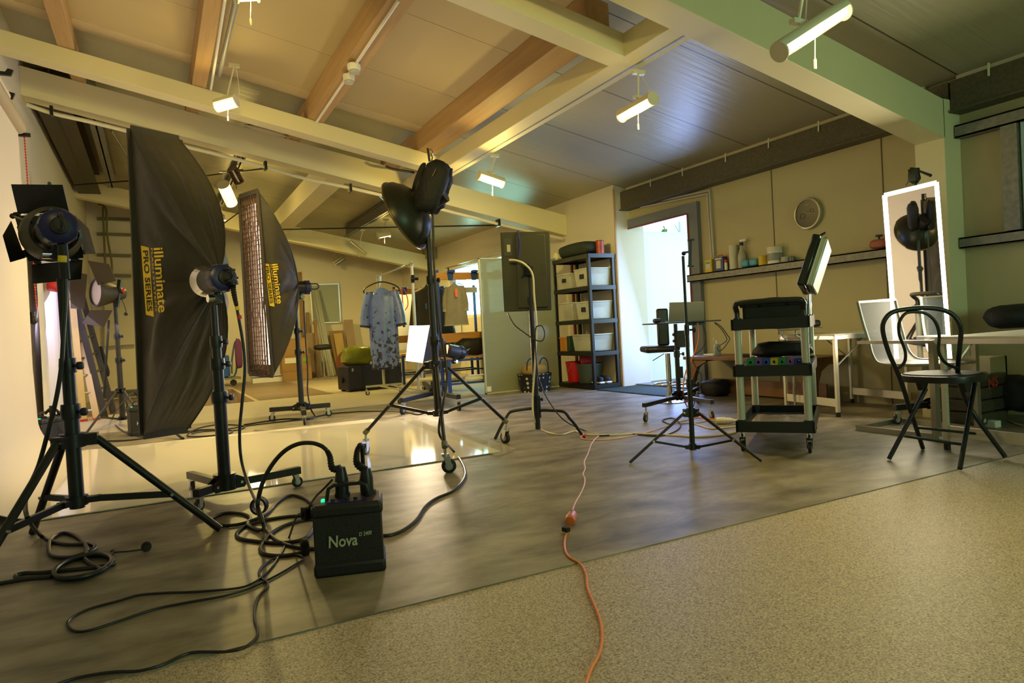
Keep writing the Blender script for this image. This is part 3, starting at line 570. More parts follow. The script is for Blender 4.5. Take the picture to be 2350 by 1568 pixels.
# ================================================================ TALL STRIP SOFTBOXES
def softbox(label, A_top, A_bot, B_top, B_bot, apex, m=fabb, bh=.2, grid=False, label_mat=yel):
    A_top, A_bot, B_top, B_bot, apex = map(Vector, (A_top, A_bot, B_top, B_bot, apex)); ctr = (A_top+A_bot+B_top+B_bot)/4
    t = thing('strip_softbox', label, 'softbox', ctr-Vector((0, 0, 1)), 'tall strip softboxes')
    nrm = (A_bot-A_top).cross(B_top-A_top).normalized()
    if nrm.dot(apex-ctr) < 0: nrm = -nrm           # towards the back
    dep = (apex-ctr).dot(nrm); back = apex
    rg = (B_top-A_top).normalized(); up = (A_top-A_bot).normalized()
    def rod(c, tt):
        e = back+(c-ctr)*.03; sg = 1 if (c-ctr).dot(rg) > 0 else -1; k = (c+back)/2+rg*(bh if sg > 0 else -bh*.45)+nrm*.05
        return c*(1-tt)**2+k*2*tt*(1-tt)+e*tt*tt
    n1, n2 = 26, 36
    def panel(c0, c1_, sag, wr, name='side_panel', edge_sag=.0):
        g = []; inw = (ctr-(c0+c1_)/2).normalized()
        for i in range(n1+1):
            tt = i/n1; a, b_ = rod(c0, tt), rod(c1_, tt); row = []
            for j in range(n2+1):
                s_ = j/n2; p = a.lerp(b_, s_); wgt = math.sin(math.pi*s_)
                p = p+inw*wgt*(edge_sag*(1-tt)**3)+nrm*0; q = (p-ctr)
                nz = noise.noise(Vector((p.x*3.1+7, p.y*3.1, p.z*1.3)))*wr*wgt+abs(noise.noise(Vector((s_*9, tt*2.2+p.z, 3))))*wr*.6*wgt+wr*.22*math.sin(s_*13+4*noise.noise(Vector((tt*2.5, s_*2, 1))))*wgt*math.sin(math.pi*tt)*1.6; nz *= min(1, tt*4)
                row.append(p+inw*(sag*wgt*(1-tt)*.6+nz))
            g.append(row)
        mb = MB().sheet(g, .003); mb.build(name, m, t, ang=60); return mb
    long_a = panel(A_top, A_bot, .02, .07); long_b = panel(B_top, B_bot, .02, .07)
    panel(A_top, B_top, .0, .04, 'end_panel', .02); panel(A_bot, B_bot, .0, .04, 'end_panel', .02)
    for c in (A_top, A_bot, B_top, B_bot): MB().tube([rod(c, k/14)+(c-ctr).normalized()*.003 for k in range(15)], .005, 6).build('seam', m, t)
    b = MB(); L0 = [A_top, B_top, B_bot, A_bot]
    for k in range(4): 
        a, c = L0[k], L0[(k+1) % 4]; b.bar(a, c, .012, .05, up=(a-ctr))
    b.build('rim', m, t)
    if grid or True:
        ins = nrm*.03; q = [A_top+ins, B_top+ins, B_bot+ins, A_bot+ins]; cq = sum(q, Vector())/4; q = [p-up*math.copysign(.11, (p-cq).dot(up))-rg*math.copysign(.035, (p-cq).dot(rg)) for p in q]
        dm = mat('softbox_diffuser', (.9, .85, .75), .8, emit=(1, .84, .66), estr=1.6)
        if grid:
            dm = mat('striped_glow_diffuser', (.9, .85, .75), .8, emit=(1, .82, .62), estr=1); nt = dm.node_tree; N_ = nt.nodes; tc_ = [n for n in N_ if n.type == 'TEX_COORD'][0]
            dp = N_.new('ShaderNodeVectorMath'); dp.operation = 'DOT_PRODUCT'; dp.inputs[1].default_value = tuple(rg); nt.links.new(tc_.outputs['Object'], dp.inputs[0])
            hw = (B_top-A_top).length/2; mr = N_.new('ShaderNodeMapRange'); mr.inputs[1].default_value = -hw; mr.inputs[2].default_value = hw; nt.links.new(dp.outputs['Value'], mr.inputs[0])
            rp_ = ramp(dm, mr.outputs[0], [(.0, (.04,)*3), (.30, (.07,)*3), (.50, (.12,)*3), (.60, (.9,)*3), (.66, (.9,)*3), (.72, (.25,)*3), (.82, (1,)*3), (.95, (1,)*3)]); mu = N_.new('ShaderNodeMath'); mu.operation = 'MULTIPLY'; mu.inputs[1].default_value = 6  # stripes of lamp light reflected inside, painted into the emission
            nt.links.new(rp_.outputs[0], mu.inputs[0]); nt.links.new(mu.outputs[0], N_['Principled BSDF'].inputs['Emission Strength'])
        MB().hexa(q, [p+nrm*.004 for p in q]).build('diffuser', dm, t)
    if grid:
        b = MB(); W_ = (B_top-A_top); nx = 8; ny = 38; gd = .006
        for i in range(nx+1):
            pts = [A_top+W_*(i/nx)+(A_bot-A_top)*(k/24)+rg*.008*noise.noise(Vector((i, k*.9, 2)))*2 for k in range(25)]
            b.sheet([[p-nrm*gd, p+nrm*.016] for p in pts], .002)
        for k in range(ny+1):
            z = (A_bot-A_top)*(k/ny); pts = [A_top+z+W_*(i/12)+up*.012*noise.noise(Vector((k*.7, i*.8, 5)))*2 for i in range(13)]
            b.sheet([[p-nrm*gd, p+nrm*.016] for p in pts], .002)
        b.build('honeycomb_grid', mat('grid_fabric', (.10, .06, .04), .8), t)
    return t, (long_a, long_b), (ctr, nrm, up, rg)
base2 = Vector(F(515, 1130)); base2.z = 0
a0, a1 = on(300, 296, (0, 0, 0), 4.33), on(329, 1000, (0, 0, 0), 4.33)
b0, b1 = on(410, 320, (0, 0, 0), 4.60), on(430, 984, (0, 0, 0), 4.60)
ap = on(503, 640, (0, 0, 0), 4.12)
sb1, rod1, fr1 = softbox('huge black strip softbox seen from behind at the left with yellow lettering', a0, a1, b0, b1, ap, bh=.27)
a0b, a1b = on(549, 452, (0, 0, 0), 7.49), on(572, 858, (0, 0, 0), 7.49)
b0b, b1b = on(591, 438, (0, 0, 0), 7.19), on(626, 862, (0, 0, 0), 7.19)
apb = on(684, 652, (0, 0, 0), 7.50)
sb2, rod2, fr2 = softbox('glowing strip softbox with a honeycomb grid facing the white floor', a0b, a1b, b0b, b1b, apb, bh=.22, grid=True)
light('AREA', 'softbox_glow', (a0b+b1b)/2-fr2[1]*.12, 20, (1, .8, .45), .36, aim=(a0b+b1b)/2-fr2[1]*3, size_y=1.9)
light('AREA', 'softbox_glow_left', (a0+b1)/2-fr1[1]*.10, 5, (1, .76, .5), .36, aim=(a0+b1)/2-fr1[1]*3, size_y=1.8)
# lettering printed on the side panels, reading downwards
from mathutils.bvhtree import BVHTree
def brand(t, pan, px0, px1, hpx, depth):
    bv = BVHTree.FromPolygons([tuple(v) for v in pan.v], pan.f)
    o_, e_ = on(px0[0], px0[1], (0, 0, 0), depth), on(px1[0], px1[1], (0, 0, 0), depth); k = depth/FOC
    xd = (e_-o_).normalized(); W_ = (e_-o_).length; n_ = -Vector((FW.x, FW.y, 0)); n_ = (n_-xd*n_.dot(xd)).normalized(); yd = n_.cross(xd).normalized(); H_ = hpx*k; eye = Vector((0, 0, EYE))
    def lay(b, off):
        for i, v in enumerate(b.v):
            d_ = (v-eye).normalized(); hit = bv.ray_cast(eye, d_)
            if hit[0] is not None: b.v[i] = hit[0]-d_*off
    def fit(s_, y0, hh, x0, x1, off, m, nm, lab, o2=.0):
        b = MB(); tw = text_mb(b, s_, (0, 0, 0), (1, 0, 0), (0, 1, 0), 1, 0, offs=o2)
        b.v = [o_+xd*(W_*(x0+(x1-x0)*v.x/tw))+yd*(y0+hh*v.y)*H_ for v in b.v]; lay(b, off); b.build(nm, m, t, lab, smooth=False)
    fit('illuminate', .15, 1.15, .0, 1.0, .006, yel, 'lettering', 'yellow printed lettering', .015)
    fit('FLASH SYSTEMS', -.12, .22, .0, .98, .006, yel, 'small_lettering', 'small yellow printed lettering')
    b = MB(); g = []
    for i in range(25):
        x = i/24; sh = .04; g.append([o_+xd*W_*(x*1.06-.04+sh*j/5)+yd*H_*(-.95+.68*j/5-.02) for j in range(6)])
    b.sheet(g, .0004); lay(b, .004); b.build('name_block', yel, t, 'slanted yellow name block', smooth=False)
    fit('PRO SERIES', -.83, .62, .03, .97, .009, mat('black_print', (.02, .018, .01), .7), 'block_lettering', 'black lettering on the yellow block', .02)
brand(sb1, rod1[0], (349, 568), (360, 718), 26, 4.3)
brand(sb2, rod2[1], (622, 606), (634, 698), 16, 7.3)
# flash heads and wheeled stands behind the softboxes
c2 = F(519, 1152); c2.z = 0
q2 = on(512, 700, c2); zarm = .10
tbase('black wheeled stand with square base arms behind the huge black softbox', c2, [F(441, 1128), F(458, 1174), F(683, 1118)], zarm, (c2.x, c2.y, q2.z), [(.50, .034), (.68, .030), (.80, .025), (1, .018)], wr=.032, aw=.042)
h2 = on(497, 641, c2); hd2, sd2, up2 = flash_head('dark flash head with bright chrome ring and blue rear behind the huge softbox', h2, ((ap+fr1[0])*.0+(fr1[0]-h2)*Vector((1, 1, .1))).normalized(), .072, .24, mat('dark_grey_shell', (.045, .045, .045), .4, .2))
fw_ = (h2-Vector((0, 0, EYE))).normalized()
b = MB(); p0 = on(484, 638, c2, -.075); text_mb(b, 'HENSEL', on(475, 641, c2, -.078), RW.col[0], -RW.col[1], .026, .0, sx=1, offs=.01); b.build('lettering', mat('white_print', (.7, .7, .68), .5), hd2, 'white printed name', smooth=False)
c3 = F(694, 962); c3.z = 0
q3 = on(686, 700, c3)
tbase('black wheeled stand holding the glowing honeycomb softbox', c3, [F(625, 967), F(699, 976), F(755, 956)], .13, (c3.x, c3.y, q3.z), [(.55, .030), (.75, .026), (1, .02)], wr=.036, aw=.05)
flash_head('small black flash head behind the glowing honeycomb softbox', on(690, 660, c3), (fr2[0]-on(690, 660, c3))*Vector((1, 1, .1)), .07, .22)
# ================================================================ PAPER BACKDROP, ACRYLIC SHEET
pap = mat('white_backdrop_paper', (.66, .60, .53), .6, 0, .03, 1)
XP = -.93
def backdrop():
    prof = [(XP, 2.8), (XP, 1.6), (XP-.01, .8), (XP, .35)]+[(XP+.32-.32*math.cos(a), .33-.32*math.sin(a)) for a in [math.radians(q) for q in range(8, 91, 9)]]+[(.2, .006), (2.0, .006)]
    g = [[Vector((x, y, z)) for y in (4.42, 5.1, 5.8, 6.5, 7.12)] for x, z in prof]
    return MB().sheet(g, .004)
backdrop().build('paper_backdrop', pap, None, 'wide white paper backdrop hanging at the left edge and sweeping over the floor', cat='backdrop', ang=80)
t = thing('backdrop_rollers', 'grey paper rolls on black hooks at the upper left wall', 'backdrop roll', P(50, 300, 1, 7.15))
rz = P(44, 292, 1, 7.15).z
for k, (x, z, m_, r) in enumerate(((-.93, rz, mat('grey_paper_roll', (.36, .30, .22), .6), .06), (-1.0, rz+.26, pap, .035))):
    MB().cyl((x, 4.2, z), (x, 7.15, z), r, 20).build('paper_roll', m_, t)
    MB().cyl((x, 7.15, z), (x, 7.2, z), r*.8, 12).build('roller_end', blk, t)
b = MB(); b.bar((-1.08, 7.2, rz-.05), (-.85, 7.2, rz-.05), .03, .03); b.bar((-1.08, 7.2, rz+.5), (-1.08, 7.2, rz-.12), .03, .03); b.build('hook', blkm, t)
for z in (rz+.25, rz+.45): MB().prism([(0, 0), (.12, 0), (.14, .05), (.10, .06), (.08, .03), (0, .03)], (-1.08, 7.2, z), (1, 0, 0), (0, 0, 1), .03).build('hook', blkm, t)
for dx, (pa, pb) in enumerate((((38, 322), (66, 715)), ((56, 316), (84, 712)))):
    a, c = P(*pa, 1, 7.22), P(*pb, 1, 7.22); b = MB(); n_ = 60
    b.tube([a, c], .0035, 5)
    for k in range(n_): b.sphere(a.lerp(c, k/n_), .008, 6)
    b.build('pull_chain', red, t, 'red bead pull chain', smooth=False)
p = P(75, 735, 1, 7.22); b = MB(); b.cyl(p+Vector((0, 0, .07)), p, .025, 10); b.sphere(p, .04, 12); b.build('chain_weight', blk, t)
acr = mat('white_acrylic', (.90, .85, .73), .07, 0, .02, 1, spec=.6, coat=.2)
q = [Vector((-.66, 4.36, .012)), Vector((2.26, 4.46, .012)), Vector((2.42, 6.88, .012)), Vector((-.66, 7.16, .012))]
q[1] = F(1150, 1036, .012); q[2] = F(945, 960, .012)
MB().hexa([v-Vector((0, 0, .006)) for v in q], q).build('acrylic_sheet', acr, None, 'large glossy white acrylic sheet lying on the grey floor', cat='floor sheet', smooth=False)
cf = mat('clear_film', (.7, .68, .55), .05, 0, .02, 1, alpha=.22)
q = [F(1140, 1046, .016), F(1185, 1030, .016), F(962, 955, .016), F(915, 962, .016)]
MB().hexa([v-Vector((0, 0, .003)) for v in q], q).build('clear_sheet', cf, None, 'thin clear plastic film along the right edge of the white sheet', cat='plastic film', smooth=False)
# white cloth on the left wall
g = []
for i in range(14):
    z = 2.25*(1-i/13); g.append([Vector((-1.03+.035*math.sin(k*1.1)+.02*math.sin(k*2.3+z), 8.3+k*.16, z+.02)) for k in range(26)])
MB().sheet(g, .004).build('curtain', mat('white_cloth', (.78, .76, .80), .8, 0, .05, 3), None, 'long white cloth hanging in folds on the left wall behind the paper', cat='curtain', ang=70)
light('AREA', 'daylight_left_window', (-.85, 9.4, 1.6), 14, (.72, .62, 1), 1.2, aim=(-1.2, 9.9, 1.0), size_y=1.4)
# ================================================================ TALL WHEELED STAND WITH DISH
L3, R3, F3 = F(839, 1047), F(1160, 1018), F(1031, 1086); c4 = (L3+R3+F3)/3
tp4 = on(980, 455, c4); tp4 = Vector((c4.x, c4.y, tp4.z))
s4 = tripod('tall black stand on three grey casters standing on the white sheet', c4, [L3, R3, F3], on(1000, 838, c4).z, on(1008, 948, c4).z, tp4, [(.34, .026), (.62, .022), (1, .018)], lw=.026, braceat=.42, wheels=.046, base_z=.30)
knob(s4, on(960, 640, c4), (-1, .3, 0), .03, .05)
t = thing('reflector_dish', 'large black dish tilted down beside the top of the tall wheeled stand', 'reflector', on(940, 490, c4))
dc = on(932, 492, c4, -.02); top_, bot_ = on(889, 421, c4), on(967, 570, c4)
ax = (RW.col[0]*-.72-RW.col[1]*-.42+Vector((FW.x, FW.y, 0))*.10); up_ = (top_-bot_).normalized(); ax = -Vector((RW.col[0]*.86+RW.col[1]*-.45)).normalized(); ax = (ax-up_*ax.dot(up_)); ax = (ax.normalized()+Vector((FW.x, FW.y, 0))*.25).normalized()
rr = (top_-bot_).length/2; oc = (top_+bot_)/2
MB().lathe([(rr*.25, -rr*.62), (rr*.5, -rr*.56), (rr*.78, -rr*.36), (rr*.95, -.04), (rr, 0), (rr*.985, .002), (rr*.93, -.05), (rr*.75, -rr*.33), (rr*.45, -rr*.5)], oc, ax, 40, cap=False).build('dish', mat('black_dish', (.02, .022, .014), .35, .3), t)
MB().tube([oc+(ax.orthogonal().normalized()*math.cos(a)+ax.cross(ax.orthogonal().normalized())*math.sin(a))*rr for a in [2*math.pi*k/40 for k in range(40)]], .008, 8, closed=True).build('rim', mat('bronze_rim', (.12, .08, .03), .35, .5), t)
t = thing('studio_flash', 'black flash head hidden under the black bag on the tall stand', 'flash', on(985, 480, c4), 'studio flash heads')
MB().cyl(oc-ax*rr*.6, oc-ax*(rr*.6+.18), .07, 20).build('body', blkm, t)
MB().bar(oc-ax*(rr*.6+.06), Vector((c4.x, c4.y, on(985, 487, c4).z)), .04, .05).build('stand_mount', blk, t)
MB().tube(spline([on(958, 466, c4), on(966, 480, c4), on(972, 492, c4)], 4), .008, 6).build('tilt_lever', chrome, t)
# hanging saddle bag
def lump(name, label, c, dims, R, m, cat, seed=0, amp=.18, n=20, group=None, par=None, flat=0):
    b = MB(); b.sphere((0, 0, 0), 1, n, (1, 1, 1)); c = Vector(c)
    for i, v in enumerate(b.v):
        u = Vector(v); q = Vector((math.copysign(abs(u.x)**.6, u.x), math.copysign(abs(u.y)**.6, u.y), math.copysign(abs(u.z)**.6, u.z)))
        q *= 1+amp*noise.noise(u*2.2+Vector((seed, 0, 0)))+amp*.5*noise.noise(u*6+Vector((0, seed, 0)))
        if flat and q.z < -flat: q.z = -flat
        b.v[i] = c+R@Vector((q.x*dims[0]/2, q.y*dims[1]/2, q.z*dims[2]/2))
    return b.build(name, m, par, label, cat=cat if par is None else None, ang=70, group=group)
tilt = Matrix.Rotation(math.radians(24), 3, Vector((FW.x, FW.y, 0)))
VIEW = Matrix((RW.col[0], Vector((FW.x, FW.y, 0)), Vector((0, 0, 1)))).transposed()
nyl = mat('black_nylon', (.010, .009, .008), .6, 0, .3, 10, .5, 40)
t = thing('sandbag', 'black saddle bag hanging over the top of the tall wheeled stand', 'bag', on(990, 430, c4))
lump('front_pouch', None, on(990, 428, c4, -.14), (.185, .10, .36), tilt@VIEW, nyl, 'bag', 3, .22, par=t)
lump('rear_pouch', None, on(1006, 436, c4, .05), (.15, .12, .34), tilt@VIEW, nyl, 'bag', 8, .22, par=t)
lump('side_pouch', None, on(962, 408, c4, .03), (.05, .08, .22), tilt@VIEW, nyl, 'bag', 5, .12, par=t)
MB().bar(on(986, 372, c4, -.08), on(982, 342, c4, -.08), .05, .012).build('strap', nyl, t)
b = MB(); q = on(988, 350, c4, -.09)
b.tube([q+Vector((RW.col[0]*.016*math.cos(a)-RW.col[1]*.022*math.sin(a))) for a in [2*math.pi*k/14 for k in range(14)]], .004, 6, closed=True); b.build('ring', chrome, t)
q = on(989, 362, c4, -.09); b = MB(); b.tube(spline([q-RW.col[1]*.03, q+RW.col[0]*.01, q+RW.col[1]*.03, q-RW.col[0]*.008+RW.col[1]*.05], 4), .005, 6); b.build('clip', chrome, t)
b = MB(); b.bar(on(992, 405, c4, -.215), on(1000, 388, c4, -.215), .006, .003); b.build('tag', mat('tan_tag', (.4, .25, .15), .6), t)
# cable down the tall stand
nz = .008
def fl(*pts, z=.008): return [F(x, y, z) for x, y in pts]
MB().tube(spline([on(x, y, c4, -.1) for x, y in ((993, 490), (995, 560), (998, 640), (1010, 760), (1026, 860))]+[on(x, y, c4, -.4) for x, y in ((1018, 920), (1008, 975), (1012, 1005))]+[F(1040, 1035, .02)]+fl((1060, 1062), (1068, 1085), (1062, 1105), (1040, 1127), (1000, 1145), (975, 1165), (955, 1195), (920, 1220), (885, 1230), (855, 1222)), 6), .0085, 8).build('cable', cabm, None, 'thick black cable from the tall wheeled stand to the power pack', cat='cable')
# ================================================================ LIT WINDOW SOFTBOX ON CHROME STAND
c5 = F(1000, 932); c5.z = 0
tbase('chrome and black wheeled stand holding the bright small softbox', c5, [F(925, 952), F(1053, 944), F(975, 905)], .16, (c5.x, c5.y, on(998, 790, c5).z), [(.22, .035), (1, .02)], wr=.05, aw=.05, m=blk)
MB().cyl(Vector((c5.x-.12, c5.y+.05, .35)), Vector((c5.x-.12, c5.y+.05, on(985, 838, c5).z)), .025, 12).build('counter_tube', chrome, [o for o in ORG if o.name.startswith('light_stand')][-1])
fq = [on(940, 748, c5, -.25), on(986, 747, c5, -.22), on(970, 833, c5, -.22), on(931, 828, c5, -.25)]
fn = (fq[1]-fq[0]).cross(fq[3]-fq[0]).normalized()
if fn.dot(Vector((FW.x, FW.y, 0))) > 0: fn = -fn
t = thing('square_softbox', 'small brightly glowing softbox aimed at the camera behind the tall stand', 'softbox', sum(fq, Vector())/4)
MB().hexa(fq, [p+fn*.006 for p in fq]).build('diffuser', mat('bright_diffuser', (1, 1, .95), .6, emit=(1, .84, .60), estr=7), t)
bk = [on(1016, 790, c5, .2), on(1030, 792, c5, .2), on(1028, 812, c5, .2), on(1014, 810, c5, .2)]
MB().hexa([p-fn*.004 for p in fq], bk).build('side_panel', fabb, t)
hd5 = on(1044, 808, c5, .22); t, _, _ = flash_head('dark continuous lamp head behind the bright small softbox', hd5, (sum(fq, Vector())/4-hd5), .085, .26, mat('dark_grey_shell', (.045, .045, .045), .4, .2), blk, handle=True, ring=False)
MB().box(on(1027, 802, c5, .1), (.02, .012, .11)).build('light_slit', mat('slit_glow', (1, .6, .3), .5, emit=(1, .45, .2), estr=3), t)
light('AREA', 'square_softbox_glow', sum(fq, Vector())/4+fn*.03, 28, (1, .78, .5), .25, aim=sum(fq, Vector())/4+fn*2, size_y=.4)
# ================================================================ BARN DOOR LIGHT AT THE BACK LEFT
c6 = F(281, 985); c6.z = 0
fts = [F(196, 1000), F(344, 985), F(281, 1000)]
c6 = (fts[0]+fts[1]+Vector((F(300, 950).x, F(300, 950).y, 0)))/3
fts = [fts[0], fts[1], c6*3-fts[0]-fts[1]]
f3b = on(270, 690, c6); s6 = tripod('dark tripod stand behind the paper holding the pale barn door lamp', c6, fts, on(278, 897, c6).z, on(282, 960, c6).z, (c6.x, c6.y, f3b.z), [(.5, .03), (.7, .026), (1, .022)], lw=.026, braceat=.38, m=mat('dark_olive_metal', (.035, .032, .02), .4, .3))
hc6 = on(240, 672, c6, -.06); ax6 = (-Vector((FW.x, FW.y, 0))*.75-RW.col[0]*.55+Vector((0, 0, .05))).normalized()
ax6 = Vector((ax6.x, ax6.y, .05)).normalized()
dk = mat('dark_brown_metal', (.05, .04, .022), .5, .1)
t = thing('barndoor_lamp', 'lamp with pale round reflector and four dark barn doors at the back left', 'lamp', hc6)
MB().lathe([(.06, -.22), (.10, -.12), (.14, -.02), (.165, .05), (.17, .08)], hc6, ax6, 30).build('body', dk, t)
MB().lathe([(.02, -.035), (.07, -.025), (.12, .02), (.145, .079), (.15, .083)], hc6, ax6, 30).build('reflector', mat('pale_reflector', (.62, .52, .36), .35, .2), t)
MB().lathe([(.0, -.03), (.035, -.02), (.035, .0), (.0, .02)], hc6+ax6*.06, ax6, 16).build('bulb_cap', dk, t)
MB().tube([hc6+ax6*.09+(ax6.orthogonal().normalized()*math.cos(a)+ax6.cross(ax6.orthogonal().normalized())*math.sin(a))*.16 for a in [2*math.pi*k/30 for k in range(30)]], .014, 8, closed=True).build('rim', dk, t)
sd6 = ax6.cross(Vector((0, 0, 1))).normalized()
for q in ([(225, 655), (201, 598), (250, 606), (267, 645)], [(200, 630), (160, 622), (162, 708), (193, 710)], [(208, 712), (258, 712), (238, 752), (188, 742)]):
    pp = [on(x, y, c6, -.20) for x, y in q]; n_ = Vector((FW.x, FW.y, 0))*.003; MB().hexa(pp, [v+n_ for v in pp]).build('barndoor_flap', dk, t)
b = MB(); b.bar(on(275, 642, c6, -.02), on(268, 705, c6, -.02), .03, .04); b.build('yoke', blk, t); knob(t, on(276, 668, c6), (1, 0, 0), .03, .04, red)
MB().tube(spline([on(x, y, c6, -.05) for x, y in ((278, 685), (285, 700), (290, 718))], 4), .004, 6).build('trigger_cord', cabm, t); MB().sphere(on(289, 721, c6, -.05), .022, 10).build('jack', blk, t)
MB().tube([on(250, 735, c6, -.15), on(238, 912, c6, -.15)], .012, 8).build('cable', cabm, None, 'straight dark cable hanging below the back left barn door lamp', cat='cable')
# ================================================================ MONITOR ON TURTLE BASE STAND
LA, RA = F(1136, 1012), F(1336, 1002); ab = (RA-LA); d_ = ab.length; ab.normalize(); pr = Vector((-ab.y, ab.x, 0)); pr = pr if pr.y > 0 else -pr
c7 = (LA+RA)/2+pr*d_*.25; thd = c7+(c7-(LA+RA)/2)*2.0
t = thing('light_stand', 'black stand with bent tube legs holding the monitor turned away', 'light stand', c7, 'stands holding studio lights')
hubz = on(1230, 945, c7).z
MB().cyl(c7+Vector((0, 0, .05)), c7+Vector((0, 0, 1.1)), .022, 14).build('pole', blk, t)
MB().cyl(c7+Vector((0, 0, 1.1)), Vector((c7.x, c7.y, on(1222, 605, c7).z)), .016, 14).build('pole', blk, t)
MB().cyl(c7+Vector((0, 0, hubz-.05)), c7+Vector((0, 0, hubz+.13)), .034, 16).build('hub', blkm, t)
MB().cyl(c7+Vector((0, 0, 1.07)), c7+Vector((0, 0, 1.13)), .03, 14).build('collar', blk, t)
knob(t, c7+Vector((.02, 0, hubz+.1)), (1, -.3, 0))
for k, f_ in enumerate((LA, RA, thd)):
    f_ = Vector((f_.x, f_.y, 0)); d = (f_-c7).normalized(); l_ = (f_-c7).length; zz = hubz+.03-.02*k
    MB().tube(spline([c7+d*.03+Vector((0, 0, zz)), c7+d*l_*.35+Vector((0, 0, zz)), c7+d*l_*.62+Vector((0, 0, zz-.01)), c7+d*l_*.74+Vector((0, 0, zz-.06)), c7+d*l_*.86+Vector((0, 0, zz*.45)), f_+Vector((0, 0, .012))], 6), .0125, 10).build('leg', blk, t)
m1, m2, m3, m4 = on(1148, 533, c7), on(1262, 531, c7), on(1266, 712, c7), on(1157, 716, c7)
m1, m4 = on(1148, 533, c7, .03), on(1157, 716, c7, .03)
fw = Vector((FW.x, FW.y, 0))*.05; dkp = mat('charcoal_plastic', (.034, .036, .02), .5, 0, .1)
mt = thing('monitor', 'upright dark monitor seen from behind with a blue strap and white cable', 'monitor', (m1+m3)/2)
MB().hexa([m1, m2, m3, m4], [p+fw for p in (m1, m2, m3, m4)]).build('case', dkp, mt, bevel=.006)
def lerp4(u, v, off=0): return m1.lerp(m2, u).lerp(m4.lerp(m3, u), v)-Vector((FW.x, FW.y, 0))*off
b = MB(); q = [lerp4(.30, .04, .001), lerp4(.90, .04, .001), lerp4(.93, .96, .001), lerp4(.30, .96, .001)]; b.hexa(q, [p-Vector((FW.x, FW.y, 0))*.022 for p in q]); b.build('rear_housing', dkp, mt, bevel=.006)
b = MB(); q = [lerp4(.06, .08, .002), lerp4(.24, .08, .002), lerp4(.24, .30, .002), lerp4(.06, .30, .002)]; b.hexa(q, [p-Vector((FW.x, FW.y, 0))*.002 for p in q]); b.build('rating_plate', mat('rating_print', (.05, .05, .04), .5), mt, smooth=False)
b = MB(); q = [lerp4(.12, .16, .005), lerp4(.19, .16, .005), lerp4(.19, .25, .005), lerp4(.12, .25, .005)]; b.hexa(q, [p-Vector((FW.x, FW.y, 0))*.001 for p in q]); b.build('sticker', mat('pale_sticker', (.5, .48, .32), .5), mt, smooth=False)
b = MB()
for k in range(7): v = .42+k*.022; b.bar(lerp4(.81, v, .024), lerp4(.9, v, .024), .004, .003)
b.build('vent', mat('vent_grey', (.07, .065, .04), .5), mt, smooth=False)
b = MB()
for u, v in ((.58, .43), (.40, .43), (.40, .58), (.60, .58)): b.bar(lerp4(.52, .50, .035), lerp4(u, v, .028), .03, .012)
b.box(lerp4(.53, .5, .04), (.06, .05, .07)); b.build('mount', blkm, mt)
b = MB(); b.tube(spline([lerp4(.36, -.01, .01), lerp4(.375, .08, .03), lerp4(.39, .16, .03), lerp4(.37, .25, .03), lerp4(.355, .33, .03)], 5), .007, 8); b.build('strap', mat('blue_velcro', (.03, .03, .25), .7), mt)
wc = mat('white_cable', (.72, .66, .48), .5)
MB().tube(spline([on(1168, 597, c7, -.05), on(1185, 598, c7, -.06), on(1205, 607, c7, -.07), on(1222, 630, c7, -.06), on(1226, 680, c7, -.05), on(1231, 740, c7, -.04), on(1230, 790, c7, -.04), on(1226, 860, c7, -.04), on(1222, 920, c7, -.04), on(1226, 965, c7, -.05), F(1240, 985, .01)]+fl((1265, 995), (1290, 998), (1320, 990), (1345, 998), (1400, 999), (1470, 996), (1550, 1000), (1610, 1003), (1680, 995), (1697, 985), (1692, 972), (1720, 969)), 6), .008, 8).build('cable', wc, None, 'white cable running from the monitor down its stand and along the floor', cat='cable')
MB().tube(spline([on(1165, 718, c7, -.0), on(1180, 745, c7, -.03), on(1205, 765, c7, -.05), on(1228, 780, c7, -.06), on(1245, 782, c7, -.06), on(1250, 765, c7, -.05), on(1243, 748, c7, -.05), on(1230, 752, c7, -.06), on(1228, 775, c7, -.06), on(1232, 840, c7, -.06), on(1240, 880, c7, -.06), on(1262, 925, c7, -.2), on(1295, 965, c7, -.3)]+fl((1340, 988), (1375, 1000), (1440, 996), (1510, 1001), (1550, 990), (1562, 975), (1545, 960), (1520, 965), (1540, 975)), 6), .005, 8).build('cable', cabm, None, 'thin black cable looping beside the monitor stand and across the floor', cat='cable')
# ================================================================ SLIM TRIPOD IN THE MIDDLE RIGHT
LB, RB = F(1446, 1066), F(1748, 1063); ab = RB-LB; d_ = ab.length; ab.normalize(); pr = Vector((-ab.y, ab.x, 0)); pr = pr if pr.y > 0 else -pr
c8 = (LB+RB)/2+pr*d_*.27; th8 = c8+(c8-(LB+RB)/2)*2
s8 = tripod('slim black tripod stand with a clamp at its top before the open door', c8, [LB, RB, th8], on(1580, 947, c8).z, on(1588, 1025, c8).z, (c8.x, c8.y, on(1568, 588, c8).z), [(.34, .016), (.62, .012), (1, .009)], lw=.018, braceat=.42, base_z=.045)
t = thing('phone_clamp', 'small black phone clamp on top of the slim tripod', 'clamp', on(1572, 580, c8))
MB().sphere(on(1569, 582, c8), .014, 10).build('ball', blk, t); b = MB(); b.bar(on(1569, 580, c8), on(1583, 578, c8), .012, .012); b.build('arm', blk, t)
b = MB(); b.bar(on(1584, 552, c8), on(1583, 612, c8), .012, .018); b.bar(on(1578, 552, c8), on(1593, 550, c8), .012, .014); b.bar(on(1578, 611, c8), on(1592, 611, c8), .01, .01); b.build('jaw', blk, t)
